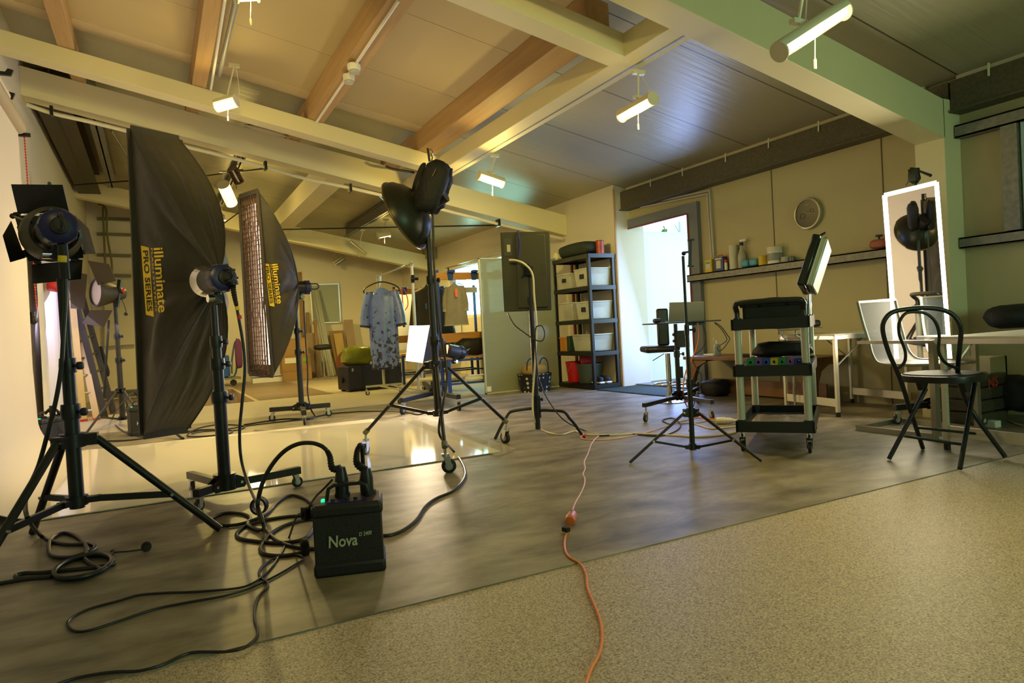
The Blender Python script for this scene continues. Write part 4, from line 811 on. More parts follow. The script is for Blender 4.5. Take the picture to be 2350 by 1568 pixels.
# ================================================================ POWER PACKS
def pack(label, corner_l, corner_r, h, depth, logo=True, name='power_pack'):
    a, c = Vector(corner_l), Vector(corner_r); x = (c-a).normalized(); y = Vector((-x.y, x.x, 0)); y = y if y.y > 0 else -y; W_ = (c-a).length; z = Vector((0, 0, 1))
    t = thing(name, label, 'power pack', (a+c)/2+y*depth/2, 'flash power packs'); o_ = a
    def bx(x0, x1, y0, y1, z0, z1): return MB().hexa([o_+x*i+y*j+z*z0 for i, j in ((x0, y0), (x1, y0), (x1, y1), (x0, y1))], [o_+x*i+y*j+z*z1 for i, j in ((x0, y0), (x1, y0), (x1, y1), (x0, y1))])
    cs = mat('pack_case', (.016, .014, .012), .55, 0, .2, 30, .3, 150)
    bx(.006, W_-.006, .006, depth-.006, .02, h-.02).build('case', cs, t, bevel=.006)
    bx(0, W_, 0, depth, 0, .05).build('bottom_bumper', rub, t, bevel=.012)
    bx(0, W_, 0, depth, h-.055, h-.012).build('top_bumper', rub, t, bevel=.012)
    bx(.015, W_-.015, .015, depth-.015, h-.03, h-.008).build('control_panel', mat('purple_panel', (.05, .03, .05), .4), t)
    bx(W_*.22, W_*.78, depth*.12, depth*.3, h-.009, h-.004).build('panel_strip', navy, t)
    bx(W_*.13, W_*.18, depth*.35, depth*.5, h-.009, h-.002).build('indicator_light', mat('green_led', (0, .6, .3), .4, emit=(.02, 1, .4), estr=1.2), t)
    b = MB(); hz = h+.035; p = lambda u, v, zz: o_+x*W_*u+y*depth*v+z*zz
    b.sheet([[p(.2, .45, h-.01)+y*k for k in (0, .03)], [p(.235, .45, hz)+y*k for k in (0, .03)], [p(.32, .45, hz+.012)+y*k for k in (0, .03)], [p(.68, .45, hz+.012)+y*k for k in (0, .03)], [p(.77, .45, hz)+y*k for k in (0, .03)], [p(.80, .45, h-.01)+y*k for k in (0, .03)]], .014)
    b.build('handle', blk, t, bevel=.003)
    for u in (.42, .80): MB().cyl(p(u, .72, h-.012), p(u, .72, h+.005), .03, 20).build('socket', rub, t)
    for u in (.3, .5, .62): MB().cyl(p(u, .28, h-.01), p(u, .28, h+.004), .008, 10).build('dial', blk, t)
    return t, o_, x, y, z, W_
pl_, pr_ = F(721, 1332), F(887, 1312); hp_ = on(716, 1158, pl_).z
pk, o_, xx, yy, zz, W_ = pack('black power pack with pale name lettering standing nearest the camera', pl_, pr_, .275, .19)
wp = mat('pale_lettering', (.48, .50, .34), .5)
def facetext(s_, px0, px1, hpx, nm='lettering', off=.001, bold=.02):
    # writes along the pack front, from px0 to px1 on the front plane
    n_ = Vector((yy.x, yy.y, 0))
    def hit(px, py):
        v = dray(px, py); E_ = Vector((0, 0, EYE)); tt = (o_-E_).dot(n_)/v.dot(n_); return E_+v*tt
    a, c, u = hit(*px0), hit(*px1), hit(px0[0], px0[1]-hpx); b = MB(); text_mb(b, s_, (0, 0, 0), (1, 0, 0), (0, 1, 0), 1, 0, offs=bold); tw = max(v.x for v in b.v); hh = .72
    b.v = [a+(c-a)*(v.x/tw)+(u-a)*(v.y/hh)-n_*.0012 for v in b.v]; return b.build(nm, wp, pk, 'pale printed lettering', smooth=False)
facetext('Nova', (753, 1258), (821, 1250), 27); facetext('D 2400', (824, 1231), (853, 1226), 9)
def plug(par_label, base, up_, n_rings=9, curve=None):
    pass
def ribbed(par, pts, r0, r1, m=rub, name='strain_relief'):
    pts = spline(pts, 10); n = len(pts); rs = [(r0+(r1-r0)*i/(n-1))*(1.0 if (i//1) % 2 else .78) for i in range(n)]
    return MB().tube(pts, rs, 12).build(name, m, par)
pb = o_+xx*W_*.42+yy*.137+zz*.28; up1 = on(768, 1118, pb)
cb = thing('flash_cable', 'thick black cable looping high from the front power pack left socket', 'cable', pb)
MB().lathe([(.026, 0), (.026, .05), (.023, .07), (.019, .09), (.017, .10)], pb, (0, 0, 1), 20).build('plug', blk, cb)
r1_ = [pb+zz*.095, on(763, 1075, pb), on(757, 1048, pb), on(750, 1034, pb)]
ribbed(cb, r1_, .017, .010)
rp_ = on(596, 1160, pb, .0); rg_ = F(596, 1195)
pth = [on(750, 1034, pb), on(738, 1024, pb), on(715, 1017, pb), on(685, 1019, pb), on(655, 1034, pb), on(628, 1062, pb), on(606, 1100, pb), on(594, 1140, pb), on(592, 1170, pb, .05), F(603, 1203, .02)]+fl((620, 1228), (650, 1248), (690, 1258), (722, 1260))
MB().tube(spline(pth, 7), .0085, 10).build('cable', cabm, cb)
pb2 = o_+xx*W_*.78+yy*.137+zz*.28
cb = thing('flash_cable', 'short black cable arching over the front power pack right socket', 'cable', pb2)
MB().lathe([(.026, 0), (.026, .05), (.022, .07), (.019, .085)], pb2, (0, 0, 1), 20).build('plug', blk, cb)
ribbed(cb, [pb2+zz*.08, on(820, 1065, pb2), on(819, 1040, pb2), on(823, 1026, pb2)], .018, .010)
MB().tube(spline([on(823, 1026, pb2), on(827, 1021, pb2), on(831, 1035, pb2, .03), on(833, 1070, pb2, .05), on(834, 1110, pb2, .09), on(834, 1140, pb2, .16), F(850, 1222, .01)], 6), .0085, 10).build('cable', cabm, cb)
# velcro tie ring around the cables
b = MB(); rc = on(595, 1161, F(596, 1195)); g = []
for k in range(28):
    a = 2*math.pi*k/28; q = rc+RW.col[0]*math.cos(a)*.036+RW.col[1]*math.sin(a)*.038; g.append([q-Vector((FW.x, FW.y, 0))*.018, q+Vector((FW.x, FW.y, 0))*.018])
g.append(g[0]); b.sheet(g, .010); b.build('cable_tie', nyl, None, 'round black fabric cable tie around the cables left of the power pack', cat='cable tie')
p0 = F(701, 1276); lump('cable_tie', 'crumpled black fabric tie beside the lower left of the power pack', p0+Vector((0, 0, .035)), (.035, .04, .07), Matrix.Identity(3), nyl, 'cable tie', 4, .15)
MB().tube(spline(fl((720, 1183), (660, 1186), (600, 1196), (560, 1210), (543, 1226), (553, 1237), (590, 1243), (640, 1247), (690, 1240), (712, 1225), (722, 1205), z=.009), 7), .0085, 8).build('cable', cabm, None, 'thick black cable loop on the floor left of the power pack', cat='cable')
MB().tube(spline(fl((720, 1192), (690, 1196), (650, 1208), (618, 1228), (600, 1252), (598, 1264), (610, 1273), (650, 1276), (700, 1268), z=.009), 7), .0085, 8).build('cable', cabm, None, 'second cable loop on the floor nearest the power pack', cat='cable')
cc2 = F(519, 1152)
MB().tube(spline([on(536, 668, c2, -.05), on(546, 720, c2, -.04), on(558, 790, c2, -.04), on(562, 850, c2, -.05), on(556, 920, c2, -.08), on(550, 990, c2, -.1), on(553, 1050, c2, -.12), on(566, 1100, c2, -.25), on(580, 1135, c2, -.4), on(594, 1165, c2, -.55), F(604, 1215, .02)]+fl((568, 1205), (575, 1190), (560, 1180), (520, 1178), (490, 1188), (484, 1198), (500, 1206), (540, 1205), (575, 1196), (610, 1180), (640, 1150), (670, 1137), (700, 1145), (722, 1163), z=.012), 7), .0085, 10).build('cable', cabm, None, 'thick black cable hanging from the flash head behind the huge softbox', cat='cable')
t = thing('cable_plug', 'ribbed black plug with yellow and red rings under the chrome ringed flash head', 'cable plug', on(536, 650, c2))
MB().cyl(on(533, 645, c2, -.06), on(534, 655, c2, -.06), .03, 14).build('plug_body', blk, t); ribbed(t, [on(534, 655, c2, -.055), on(538, 680, c2, -.055), on(543, 702, c2, -.05)], .018, .012)
MB().cyl(on(544, 704, c2, -.04), on(546, 712, c2, -.04), .0125, 12).build('ring', yel, t, 'yellow ring'); MB().cyl(on(549, 724, c2, -.04), on(551, 732, c2, -.04), .0115, 12).build('ring', red, t, 'red ring')
# thin mains leads
MB().tube(spline([on(764, 1100, pb, -.01), on(745, 1120, pb, -.02), on(725, 1140, pb, -.05), on(712, 1160, pb, -.08), on(706, 1176, pb, -.08), on(697, 1178, pb, -.08), on(680, 1188, pb, -.1)]+fl((664, 1232), (650, 1260), (628, 1295), (600, 1325), (565, 1345), (520, 1353), (440, 1359), (380, 1361), (320, 1366), (270, 1380), (205, 1398), (165, 1418), (155, 1434), (172, 1449), (205, 1447), (260, 1430), (350, 1400), (430, 1383), (520, 1367), (580, 1348), (640, 1318), (680, 1294), (697, 1284), (690, 1276), (660, 1274), (625, 1284), (600, 1303), (594, 1318), (604, 1330), (614, 1338), (612, 1350), (593, 1370), (585, 1395), (584, 1420), (591, 1445), (587, 1465), (560, 1487), (520, 1496), (450, 1497), (415, 1506), (370, 1527), (320, 1540), (270, 1542), (220, 1548), (170, 1558), (120, 1575)), 7), .0045, 8).build('cable', cabm, None, 'thin black mains cable winding in a long loop across the foreground floor', cat='cable')
t = thing('plug', 'small black plug at the upper left of the front power pack', 'plug', F(705, 1190)); q = on(702, 1178, pb, -.08); MB().box(q, (.03, .03, .05), .4).build('plug_body', blk, t, bevel=.005); MB().cyl(q, on(690, 1184, pb, -.09), .008, 8).build('strain_relief', rub, t)
# cable of the near left stand and its coil
q_ = lambda x, y, d=-.06: on(x, y, c1, d)
MB().tube(spline([q_(150, 640), q_(150, 700), q_(146, 760), q_(141, 840), q_(128, 920), q_(108, 1000), q_(88, 1070), q_(66, 1120), q_(58, 1160, -.12), q_(66, 1195, -.25), F(92, 1228, .02)]+fl((120, 1243), (160, 1250), (200, 1249), (218, 1254), (212, 1263), (190, 1272), (160, 1280), (120, 1276), (112, 1255), (120, 1235), (145, 1224), (170, 1228), (190, 1242), (200, 1262), (196, 1285), z=.012)+[F(190+66*math.cos(a)-8*math.sin(a)*0, 1300+(22+k)*math.sin(a)-.22*66*math.cos(a), .012+.004*(k % 3)) for k in range(4) for a in [2*math.pi*j/14+.9 for j in range(14)]]+fl((110, 1314), (60, 1316), (36, 1322), (50, 1328), (120, 1325), (60, 1330), (0, 1340), (-60, 1350)), 5), .009, 8).build('cable', cabm, None, 'thick black cable coiled on the floor under the near left stand', cat='cable')
t = thing('jack_cap', 'round black cap on a short cord beside the coiled cable', 'cap', F(337, 1262)); MB().tube(spline(fl((255, 1266), (262, 1262), (258, 1272), (262, 1268), (300, 1265), (328, 1261), z=.006), 5), .003, 6).build('cord', cabm, t)
MB().lathe([(.0, 0), (.021, .0), (.021, .008), (.012, .010), (.012, .006), (.0, .006)], F(337, 1265)+Vector((0, 0, .018)), Vector((-.2, -.75, .5)), 20).build('cap', rub, t)
# packs behind
pa, pc = F(98, 1038), F(178, 1020); pk2 = pack('black power pack standing behind the near left stand by the paper edge', pa, pc, .30, .19)
u = (pc-pa).normalized(); q = pa+u*.12+Vector((0, .1, .3)); ct = thing('flash_cable', 'black cable arching from the power pack beside the paper edge', 'cable', q)
MB().cyl(q, q+Vector((0, 0, .1)), .025, 12).build('plug', blk, ct); MB().tube(spline([q+Vector((0, 0, .09)), on(104, 950, q), on(112, 940, q), on(122, 938, q), on(135, 945, q), on(155, 968, q), on(170, 1000, q, .1)], 6), .010, 8).build('cable', cabm, ct)
pa, pc = F(301, 1003), F(356, 996); pk, o_, xx, yy, zz, W_ = pack('black power pack half hidden behind the foot of the huge softbox', pa, pc, .30, .19)
def logo3(px0, px1, hpx, s_):
    facetext(s_, px0, px1, hpx, bold=.015)
wp = mat('white_print', (.7, .7, .68), .5); logo3((314, 976), (345, 973), 8, 'HENSEL')
MB().tube(spline([on(345, 940, F(340, 990)), on(322, 945, F(340, 990)), on(318, 915, F(340, 990)), on(300, 905, F(340, 990)), F(258, 960, .02)]+fl((275, 985), (310, 1000), (350, 1004), (420, 994), (520, 985), (580, 976), (700, 962), (760, 950), (850, 944), (925, 946), (960, 952), (980, 944)), 6), .009, 8).build('cable', cabm, None, 'long black cable lying behind the white sheet toward the chrome stand', cat='cable')
MB().tube(spline(fl((190, 1008), (230, 1012), (300, 1010), (400, 996), (430, 990), (480, 986), (540, 988), (560, 978), (500, 975), (450, 985), (430, 1000), (460, 1002), (520, 996), (530, 988), (470, 990), (440, 996), z=.012), 6), .007, 8).build('cable', cabm, None, 'looped black cable on the floor left of the wheeled stand behind the softbox', cat='cable')
MB().tube(spline([on(697, 690, c3, -.06), on(700, 760, c3, -.05), on(706, 850, c3, -.06), on(706, 900, c3, -.08), on(714, 940, c3, -.1), F(722, 955, .01), F(712, 962, .01), F(650, 962, .01), F(560, 975, .01)], 6), .008, 8).build('cable', cabm, None, 'black cable hanging from the head of the glowing honeycomb softbox', cat='cable')
MB().cyl(F(378, 975, .12), F(420, 1007, .01), .014, 10).build('stand_leg', blk, None, 'short black tube leg poking out below the huge softbox', cat='stand leg')
# ================================================================ EXTENSION LEADS
oc_ = [F(x, y, .006) for x, y in ((1340, 1590), (1355, 1540), (1376, 1500), (1382, 1460), (1376, 1420), (1360, 1380), (1348, 1350), (1345, 1320), (1332, 1295), (1305, 1278), (1296, 1258), (1297, 1235), (1304, 1215))]
MB().tube(spline(oc_, 7), .0045, 8).build('extension_cord', org, None, 'orange extension cord snaking over the speckled floor to the orange socket', cat='cord')
pk_ = mat('pink_cord', (.75, .42, .28), .45)
MB().tube(spline([F(x, y, .006) for x, y in ((1314, 1172), (1320, 1155), (1334, 1130), (1341, 1112), (1342, 1098), (1338, 1088), (1343, 1075), (1341, 1060), (1350, 1040), (1357, 1020), (1366, 1008), (1375, 998), (1360, 996), (1340, 999), (1333, 1003), (1345, 1009), (1390, 1010), (1440, 1003), (1490, 991), (1530, 978), (1570, 965), (1620, 955), (1600, 945))], 7), .0045, 8).build('extension_cord', pk_, None, 'pale orange cord winding from the orange socket to the slim tripod', cat='cord')
p1_, p2_ = F(1315, 1180, .022), F(1300, 1213, .022); t = thing('cord_socket', 'chunky orange cord socket lying on the grey floor', 'socket', (p1_+p2_)/2*1-Vector((0, 0, .022)))
MB().lathe([(.008, 0), (.018, .004), (.022, .02), (.022, .06), (.024, .064), (.024, .11), (.021, .118), (.01, .12)], p1_, p2_-p1_, 22).build('socket_body', mat('orange_plastic', (.62, .16, .04), .4), t)
MB().box(p2_+(p2_-p1_).normalized()*.015, (.02, .03, .018), .3).build('black_plug', rub, t)
p = F(1340, 1003, .012); MB().cyl(p, p+Vector((.02, .01, .012)), .013, 10).build('cord_clip', red, None, 'small red clip on the cords at the right foot of the monitor stand', cat='clip')
cw = mat('cream_cable', (.6, .55, .4), .5)
p1_, p2_ = F(1643, 966, .03), F(1682, 966, .03); t = thing('cord_socket', 'white round cord socket lying beside the trolley wheel', 'socket', (p1_+p2_)/2-Vector((0, 0, .03)))
MB().lathe([(.02, 0), (.03, .004), (.03, .07), (.026, .075), (.026, .11), (.012, .15), (.008, .18)], p1_, p2_-p1_, 20).build('socket_body', wpl, t)
MB().tube(spline(fl((1690, 963), (1720, 962), (1750, 966), (1790, 958), (1840, 945)), 6), .006, 8).build('cable', wc, None, 'white cable running from the white socket under the trolley', cat='cable')
MB().tube(spline(fl((1560, 972), (1600, 970), (1625, 965), (1645, 966)), 6), .005, 8).build('cable', cw, None, 'cream cable behind the slim tripod ending at the white socket', cat='cable')
MB().tube(spline(fl((1590, 972), (1610, 978), (1635, 984), (1680, 980), (1700, 974)), 6), .006, 8).build('cable', cw, None, 'cream cable looping right of the slim tripod toward the trolley', cat='cable')
# ================================================================ helpers for furniture
class Fr:                                      # local frame: origin, heading angle
    def __init__(s, o, x): s.o = Vector(o); s.x = Vector((x[0], x[1], 0)).normalized(); s.y = Vector((-s.x.y, s.x.x, 0)); s.z = Vector((0, 0, 1)); s.R = Matrix((s.x, s.y, s.z)).transposed()
    def __call__(s, a, b, c=0): return s.o+s.x*a+s.y*b+s.z*c
def rbox(b, fr, x0, x1, y0, y1, z0, z1):
    return b.hexa([fr(x0, y0, z0), fr(x1, y0, z0), fr(x1, y1, z0), fr(x0, y1, z0)], [fr(x0, y0, z1), fr(x1, y0, z1), fr(x1, y1, z1), fr(x0, y1, z1)])
# ================================================================ TROLLEY
Fl, Fr_, Br = F(1706, 1036), F(1850, 1040), F(1893, 1000)
T = Fr((Fl.x, Fl.y, 0), Fr_-Fl); Wt = (Fr_-Fl).length+.0; Dt = .78
T.y = (Br-Fr_).normalized(); T.y.z = 0; T.y = (T.y-T.x*T.y.dot(T.x)).normalized(); T.R = Matrix((T.x, T.y, T.z)).transposed()
Wt = .40
tr = thing('utility_trolley', 'grey and black three shelf trolley standing right of the slim tripod', 'trolley', T(Wt/2, Dt/2))
tb = mat('trolley_plastic', (.016, .018, .018), .35, 0, .2, 20); tp = mat('trolley_post', (.50, .49, .40), .4, .1, .05, 8)
hs = [.14, .50, .80]
for k, z in enumerate(hs):
    b = MB(); dz_ = .04 if k == 1 else 0; rbox(b, T, -.03, Wt+.03, -.03, Dt+.03, z+dz_, z+dz_+.012)
    for x0, x1, y0, y1 in ((-.035, Wt+.035, -.035, -.02), (-.035, Wt+.035, Dt+.02, Dt+.035), (-.035, -.02, -.035, Dt+.035), (Wt+.02, Wt+.035, -.035, Dt+.035)): rbox(b, T, x0, x1, y0, y1, z-.01, z+.06)
    for k_ in range(3): rbox(b, T, Wt*(.2+.25*k_), Wt*(.28+.25*k_), .03, Dt-.03, z+.012, z+.015)
    b.build('shelf', tb, tr)
for (x, y) in ((0, 0), (Wt, 0), (0, Dt), (Wt, Dt)):
    for z0, z1 in ((.205, .49), (.565, .79)):
        MB().cyl(T(x, y, z0), T(x, y, z1), .024, 16).build('post', tp, tr)
    b = MB()
    for z in hs: b.cyl(T(x, y, z-.012), T(x, y, z+.068), .029, 16)
    b.build('post_collar', tb, tr)
    caster(tr, T(x, y), .036, (T.y.x*.9+.1, T.y.y), blkm)
    MB().cyl(T(x, y, .08), T(x, y, .13), .014, 8).build('caster_stem', steel, tr)
for y, s_ in ((0, -1), (Dt, 1)):
    MB().tube(spline([T(0, y, .86), T(0, y+s_*.0, .91), T(.0, y+s_*.04, .95), T(.05, y+s_*.06, .965), T(Wt-.05, y+s_*.06, .965), T(Wt, y+s_*.04, .95), T(Wt, y, .91), T(Wt, y, .86)], 5), .018, 10).build('handle', tb, tr)
# tool case on the trolley: base tray and lid standing open
K = Fr(T(.02, .13, .815), T.x); K.y = T.y; K.R = T.R
kc = thing('tool_case', 'open black case on top of the trolley with pale silver inside lid', 'case', K(.18, .22, 0))
gb = mat('glossy_black_plastic', (.012, .016, .013), .18, 0, .2, 20)
b = MB(); rbox(b, K, .0, .37, .0, .42, 0, .012)
for x0, x1, y0, y1 in ((0, .37, 0, .012), (0, .37, .408, .42), (0, .012, 0, .42), (.358, .37, 0, .42)): rbox(b, K, x0, x1, y0, y1, 0, .13)
b.build('case_base', gb, kc, bevel=.004)
b = MB(); rbox(b, K, -.015, .385, -.015, .435, .12, .14); b.build('case_rim', gb, kc, bevel=.003)
MB().tube(spline([K(.11, -.02, .12), K(.11, -.035, .15), K(.15, -.04, .165), K(.24, -.04, .165), K(.28, -.035, .15), K(.28, -.02, .12)], 4), .010, 8).build('handle', gb, kc)
b = MB(); rbox(b, K, .02, .35, .02, .40, .13, .145); b.build('foam_insert', rub, kc)
lid_q = [on(1838, 667, T(Wt, Dt*.7)), on(1873, 663, T(Wt, Dt*.7)), on(1908, 568, T(Wt, Dt*.7)), on(1872, 545, T(Wt, Dt*.7))]
LB_ = T(Wt-.02, Dt*.62, .93); up_l = (on(1893, 553, LB_)-on(1856, 668, LB_)).normalized(); sdl = T.y*.9+T.x*.1; sdl = (sdl-up_l*sdl.dot(up_l)).normalized(); nl = up_l.cross(sdl).normalized()
if nl.dot(T.x) < 0: nl = -nl
p0_ = on(1852, 668, LB_); H_ = (on(1886, 553, LB_)-p0_).length; q0 = [p0_-sdl*.17, p0_+sdl*.17, p0_+sdl*.17+up_l*H_, p0_-sdl*.17+up_l*H_]
MB().hexa([v-nl*.05 for v in q0], q0).build('case_lid', gb, kc, bevel=.01)
q1_ = [v+(p0_+up_l*H_/2-v)*.08 for v in q0]
MB().hexa([v+nl*.001 for v in q1_], [v+nl*.05 for v in q1_]).build('lid_panel', mat('silver_lid', (.50, .48, .36), .3, .4), kc, 'pale silver lid panel', bevel=.008)
b = MB(); 
for d in (.012, .038): 
    q = [v+nl*d+(v-(p0_+up_l*H_/2))*.01 for v in q1_]
    for i in range(4): b.bar(q[i], q[(i+1) % 4], .004, .004)
b.build('trim_line', gb, kc)
b = MB(); 
for s_ in (-.08, .05): b.bar(p0_+up_l*H_+sdl*s_-nl*.03, p0_+up_l*(H_+.04)+sdl*(s_+.0)+nl*.01, .05, .012)
b.build('latch', gb, kc)
b = MB(); b.cyl(on(1856, 676, LB_), on(1857, 722, LB_), .014, 10); b.build('lid_stay', chrome, kc)
# dumbbell: black cloth bag and foam blocks on the middle shelf
lump('cloth_bag', 'crumpled black cloth bundle on the middle trolley shelf', T(.25, .30, .645), (.36, .22, .10), T.R, nyl, 'cloth', 6, .22)
fcol = {'g': (.02, .22, .05), 'p': (.16, .08, .3), 'b': (.03, .06, .32), 'y': (.5, .4, .04)}
seq = 'gpbygpb'; nm_ = {'g': 'green', 'p': 'purple', 'b': 'blue', 'y': 'yellow'}
for k, ch in enumerate(seq):
    x = .045+k*.048; fm_ = mat('foam_'+nm_[ch], fcol[ch], .7, 0, .1, 20); side = ['leftmost ', 'left ', 'left ', '', 'right ', 'right ', 'rightmost '][k]
    lab = {0: 'green square foam tube at the left end of the row on the trolley', 1: 'purple square foam tube beside the leftmost green one on the trolley', 2: 'blue square foam tube between purple and yellow on the trolley', 3: 'single yellow square foam tube in the middle of the trolley row', 4: 'green square foam tube right of the yellow one on the trolley', 5: 'purple square foam tube between green and blue on the trolley', 6: 'blue square foam tube at the right end of the row on the trolley'}[k]
    b = MB(); z0 = .554
    for x0, x1, zz0, zz1 in ((x, x+.046, z0, z0+.014), (x, x+.046, z0+.031, z0+.045), (x, x+.016, z0+.014, z0+.031), (x+.030, x+.046, z0+.014, z0+.031)): rbox(b, T, x0, x1, .02, .16, zz0, zz1)
    b.build('foam_tube', fm_, None, lab, cat='foam tube', group='coloured foam tubes on the trolley')
b = MB(); b.cyl(T(.30, .45, .582), T(.40, .45, .582), .025, 14); b.build('foam_roll', mat('pale_yellow_foam', (.6, .55, .2), .7), None, 'pale yellow foam roll behind the colored tubes on the trolley', cat='foam roll')
g = [[T(.03+.34*i/8, .22+.36*j/8, .162+.008*noise.noise(Vector((i*.9, j*.9, 2)))) for j in range(9)] for i in range(9)]
MB().sheet(g, .001).build('plastic_bag', mat('clear_bag', (.45, .42, .4), .15, 0, .1, 10, alpha=.7), None, 'crumpled clear plastic bag on the bottom trolley shelf', cat='plastic bag')
# ================================================================ FOLDING TABLES
def ftable(label, fr, W, D, h, brace=True, mtop=None, group='white folding tables'):
    t = thing('folding_table', label, 'table', fr(W/2, D/2), group)
    rbox(MB(), fr, 0, W, 0, D, h-.012, h).build('table_top', mtop or white, t, bevel=.002)
    b = MB()
    for y0, y1 in ((0, .02), (D-.02, D)): rbox(b, fr, 0, W, y0, y1, h-.045, h-.012)
    for x0, x1 in ((0, .02), (W-.02, W)): rbox(b, fr, x0, x1, 0, D, h-.045, h-.012)
    b.build('apron', alu, t, bevel=.002)
    for x, y in ((.03, .03), (W-.03, .03), (.03, D-.03), (W-.03, D-.03)):
        rbox(MB(), fr, x-.014, x+.014, y-.014, y+.014, .04, h-.04).build('leg', mat('white_alu', (.66, .63, .52), .35, .4), t, bevel=.002)
        MB().cyl(fr(x, y, 0), fr(x, y, .04), .019, 12).build('foot', blk, t)
    for x in (.03, W-.03):
        rbox(MB(), fr, x-.007, x+.007, .04, D-.04, .085, .15).build('foot_panel', mat('white_alu', (.66, .63, .52), .35, .4), t)
        sx = 1 if x < W/2 else -1
        for y in (.03, D-.03): MB().bar(fr(x, y, .42), fr(x+sx*.30, y, h-.045), .014, .008).build('brace', alu, t)
    return t
l1, l2 = F(1924, 958), F(1806, 941); TA = Fr((l1.x, l1.y, 0), (1, 0)); TA.x = Vector((1, -.0, 0)); 
d12 = (l2-l1); lenA = d12.length
# table A: its left end legs l1 (near) and l2 (far); long side runs along the door wall towards the mirror
ax_ = d12.normalized(); TA = Fr((l1.x, l1.y, 0), (ax_.y, -ax_.x)); TA.y = ax_; TA.R = Matrix((TA.x, TA.y, TA.z)).transposed()
TA.o = TA(-.03, -.03); hA = .69
tA = ftable('white folding table behind the silver chair and the trolley', TA, .80, lenA+.06, hA)
l3 = F(2174, 1033); TB = Fr((l3.x-.03, l3.y+.03, 0), (1, -.05)); TB.y = Vector((-.06, -1, 0)).normalized(); TB.R = Matrix((TB.x, TB.y, TB.z)).transposed()
tB = ftable('long white folding table at the right edge behind the black chair', TB, 1.2, 1.5, hA)
# ================================================================ BLACK BENTWOOD STYLE FOLDING CHAIR
fbl, fbr, ffl, ffr = F(2040, 1058), F(2203, 1080), F(2118, 1033), F(2308, 1055)
bb_ = mat('gloss_black_tube', (.010, .011, .012), .35, .1, .1)
ch = thing('folding_chair', 'black metal folding chair with looped back before the white tables', 'chair', (fbl+ffr)/2*Vector((1, 1, 0)))
ctr = (fbl+fbr+ffl+ffr)/4; seat_c = on(2167, 862, ctr)
O2 = on(2044, 840, (ffl+ffr)/2) if False else None
zc = lambda px, py, base, dd=0: on(px, py, base, dd)
# back hoop runs down into the front feet
bd_ = (fbl+fbr)/2; fd_ = (ffl+ffr)/2; hinge = .45
def hz_pts(lst, d): return [on(x, y, ctr, dd) for (x, y, dd) in lst]
dB = (bd_-ctr).dot(FW); 
hoop = [ffl+Vector((0, 0, .012)), on(2090, 945, ctr, .06), on(2065, 868, ctr, -.04), on(2040, 810, ctr, -.09), on(2026, 760, ctr, -.12), on(2030, 735, ctr, -.13), on(2048, 717, ctr, -.13), on(2085, 709, ctr, -.13), on(2130, 707, ctr, -.14), on(2168, 713, ctr, -.15), on(2192, 728, ctr, -.155), on(2205, 755, ctr, -.155), on(2202, 800, ctr, -.12), on(2198, 850, ctr, -.06), on(2203, 880, ctr, -.02), on(2228, 940, ctr, .05), ffr+Vector((0, 0, .012))]
MB().tube(spline(hoop, 6), .0125, 12).build('back_hoop', bb_, ch)
inn = [on(2062, 846, ctr, -.07), on(2076, 830, ctr, -.08), on(2077, 805, ctr, -.1), on(2064, 768, ctr, -.12), on(2064, 740, ctr, -.13), on(2078, 720, ctr, -.135), on(2100, 716, ctr, -.135), on(2125, 720, ctr, -.14), on(2145, 737, ctr, -.14), on(2155, 765, ctr, -.13), on(2154, 805, ctr, -.11), on(2165, 828, ctr, -.10), on(2182, 840, ctr, -.09), on(2198, 845, ctr, -.08)]
MB().tube(spline(inn, 6), .0085, 10).build('back_loop', bb_, ch)
s1, s2_ = on(2125, 892, ctr, .05), on(2237, 880, ctr, .03)
MB().cyl(fbl+Vector((0, 0, .01)), s1, .0125, 12).build('leg', bb_, ch); MB().cyl(fbr+Vector((0, 0, .01)), s2_, .0125, 12).build('leg', bb_, ch)
MB().cyl(on(2075, 1001, ctr, -.10), on(2205, 1020, ctr, -.14), .008, 8).build('crossbar', bb_, ch)
MB().cyl(on(2100, 981, ctr, .14), on(2262, 998, ctr, .09), .008, 8).build('crossbar', bb_, ch)
zs = seat_c.z; sc_ = ctr+(fd_-bd_)*.06; r_s = .195
sx_ = (fbr-fbl).normalized(); sy_ = Vector((-sx_.y, sx_.x, 0))
b = MB(); n = 36; ring = lambda r, z: [Vector((sc_.x, sc_.y, z))+sx_*math.copysign(abs(math.cos(a))**.8, math.cos(a))*r*1.04+sy_*math.copysign(abs(math.sin(a))**.8, math.sin(a))*r for a in [2*math.pi*k/n for k in range(n)]]
vs = []; 
for r, z in ((r_s*.9, zs-.03), (r_s, zs-.028), (r_s*1.01, zs-.01), (r_s, zs+.006), (r_s*.95, zs+.010)): vs += ring(r, z)
b.add(vs, [(i*n+k, i*n+(k+1) % n, (i+1)*n+(k+1) % n, (i+1)*n+k) for i in range(4) for k in range(n)]+[tuple(range(n-1, -1, -1)), tuple(4*n+k for k in range(n))])
b.build('seat', bb_, ch)
b = MB(); vs = ring(r_s*.93, zs+.011)+ring(r_s*.9, zs+.016); b.add(vs, [(k, (k+1) % n, n+(k+1) % n, n+k) for k in range(n)]+[tuple(n+k for k in range(n))]); b.build('seat_pad', mat('grey_seat_pad', (.012, .011, .009), .65), ch)
b = MB()
for sx in (-.11, .12): b.prism([(-.05, 0), (.05, 0), (.015, -.06), (-.02, -.06)], Vector((sc_.x, sc_.y, zs-.03))+sx_*sx, sy_, (0, 0, 1), .03)
b.build('seat_bracket', blk, ch)
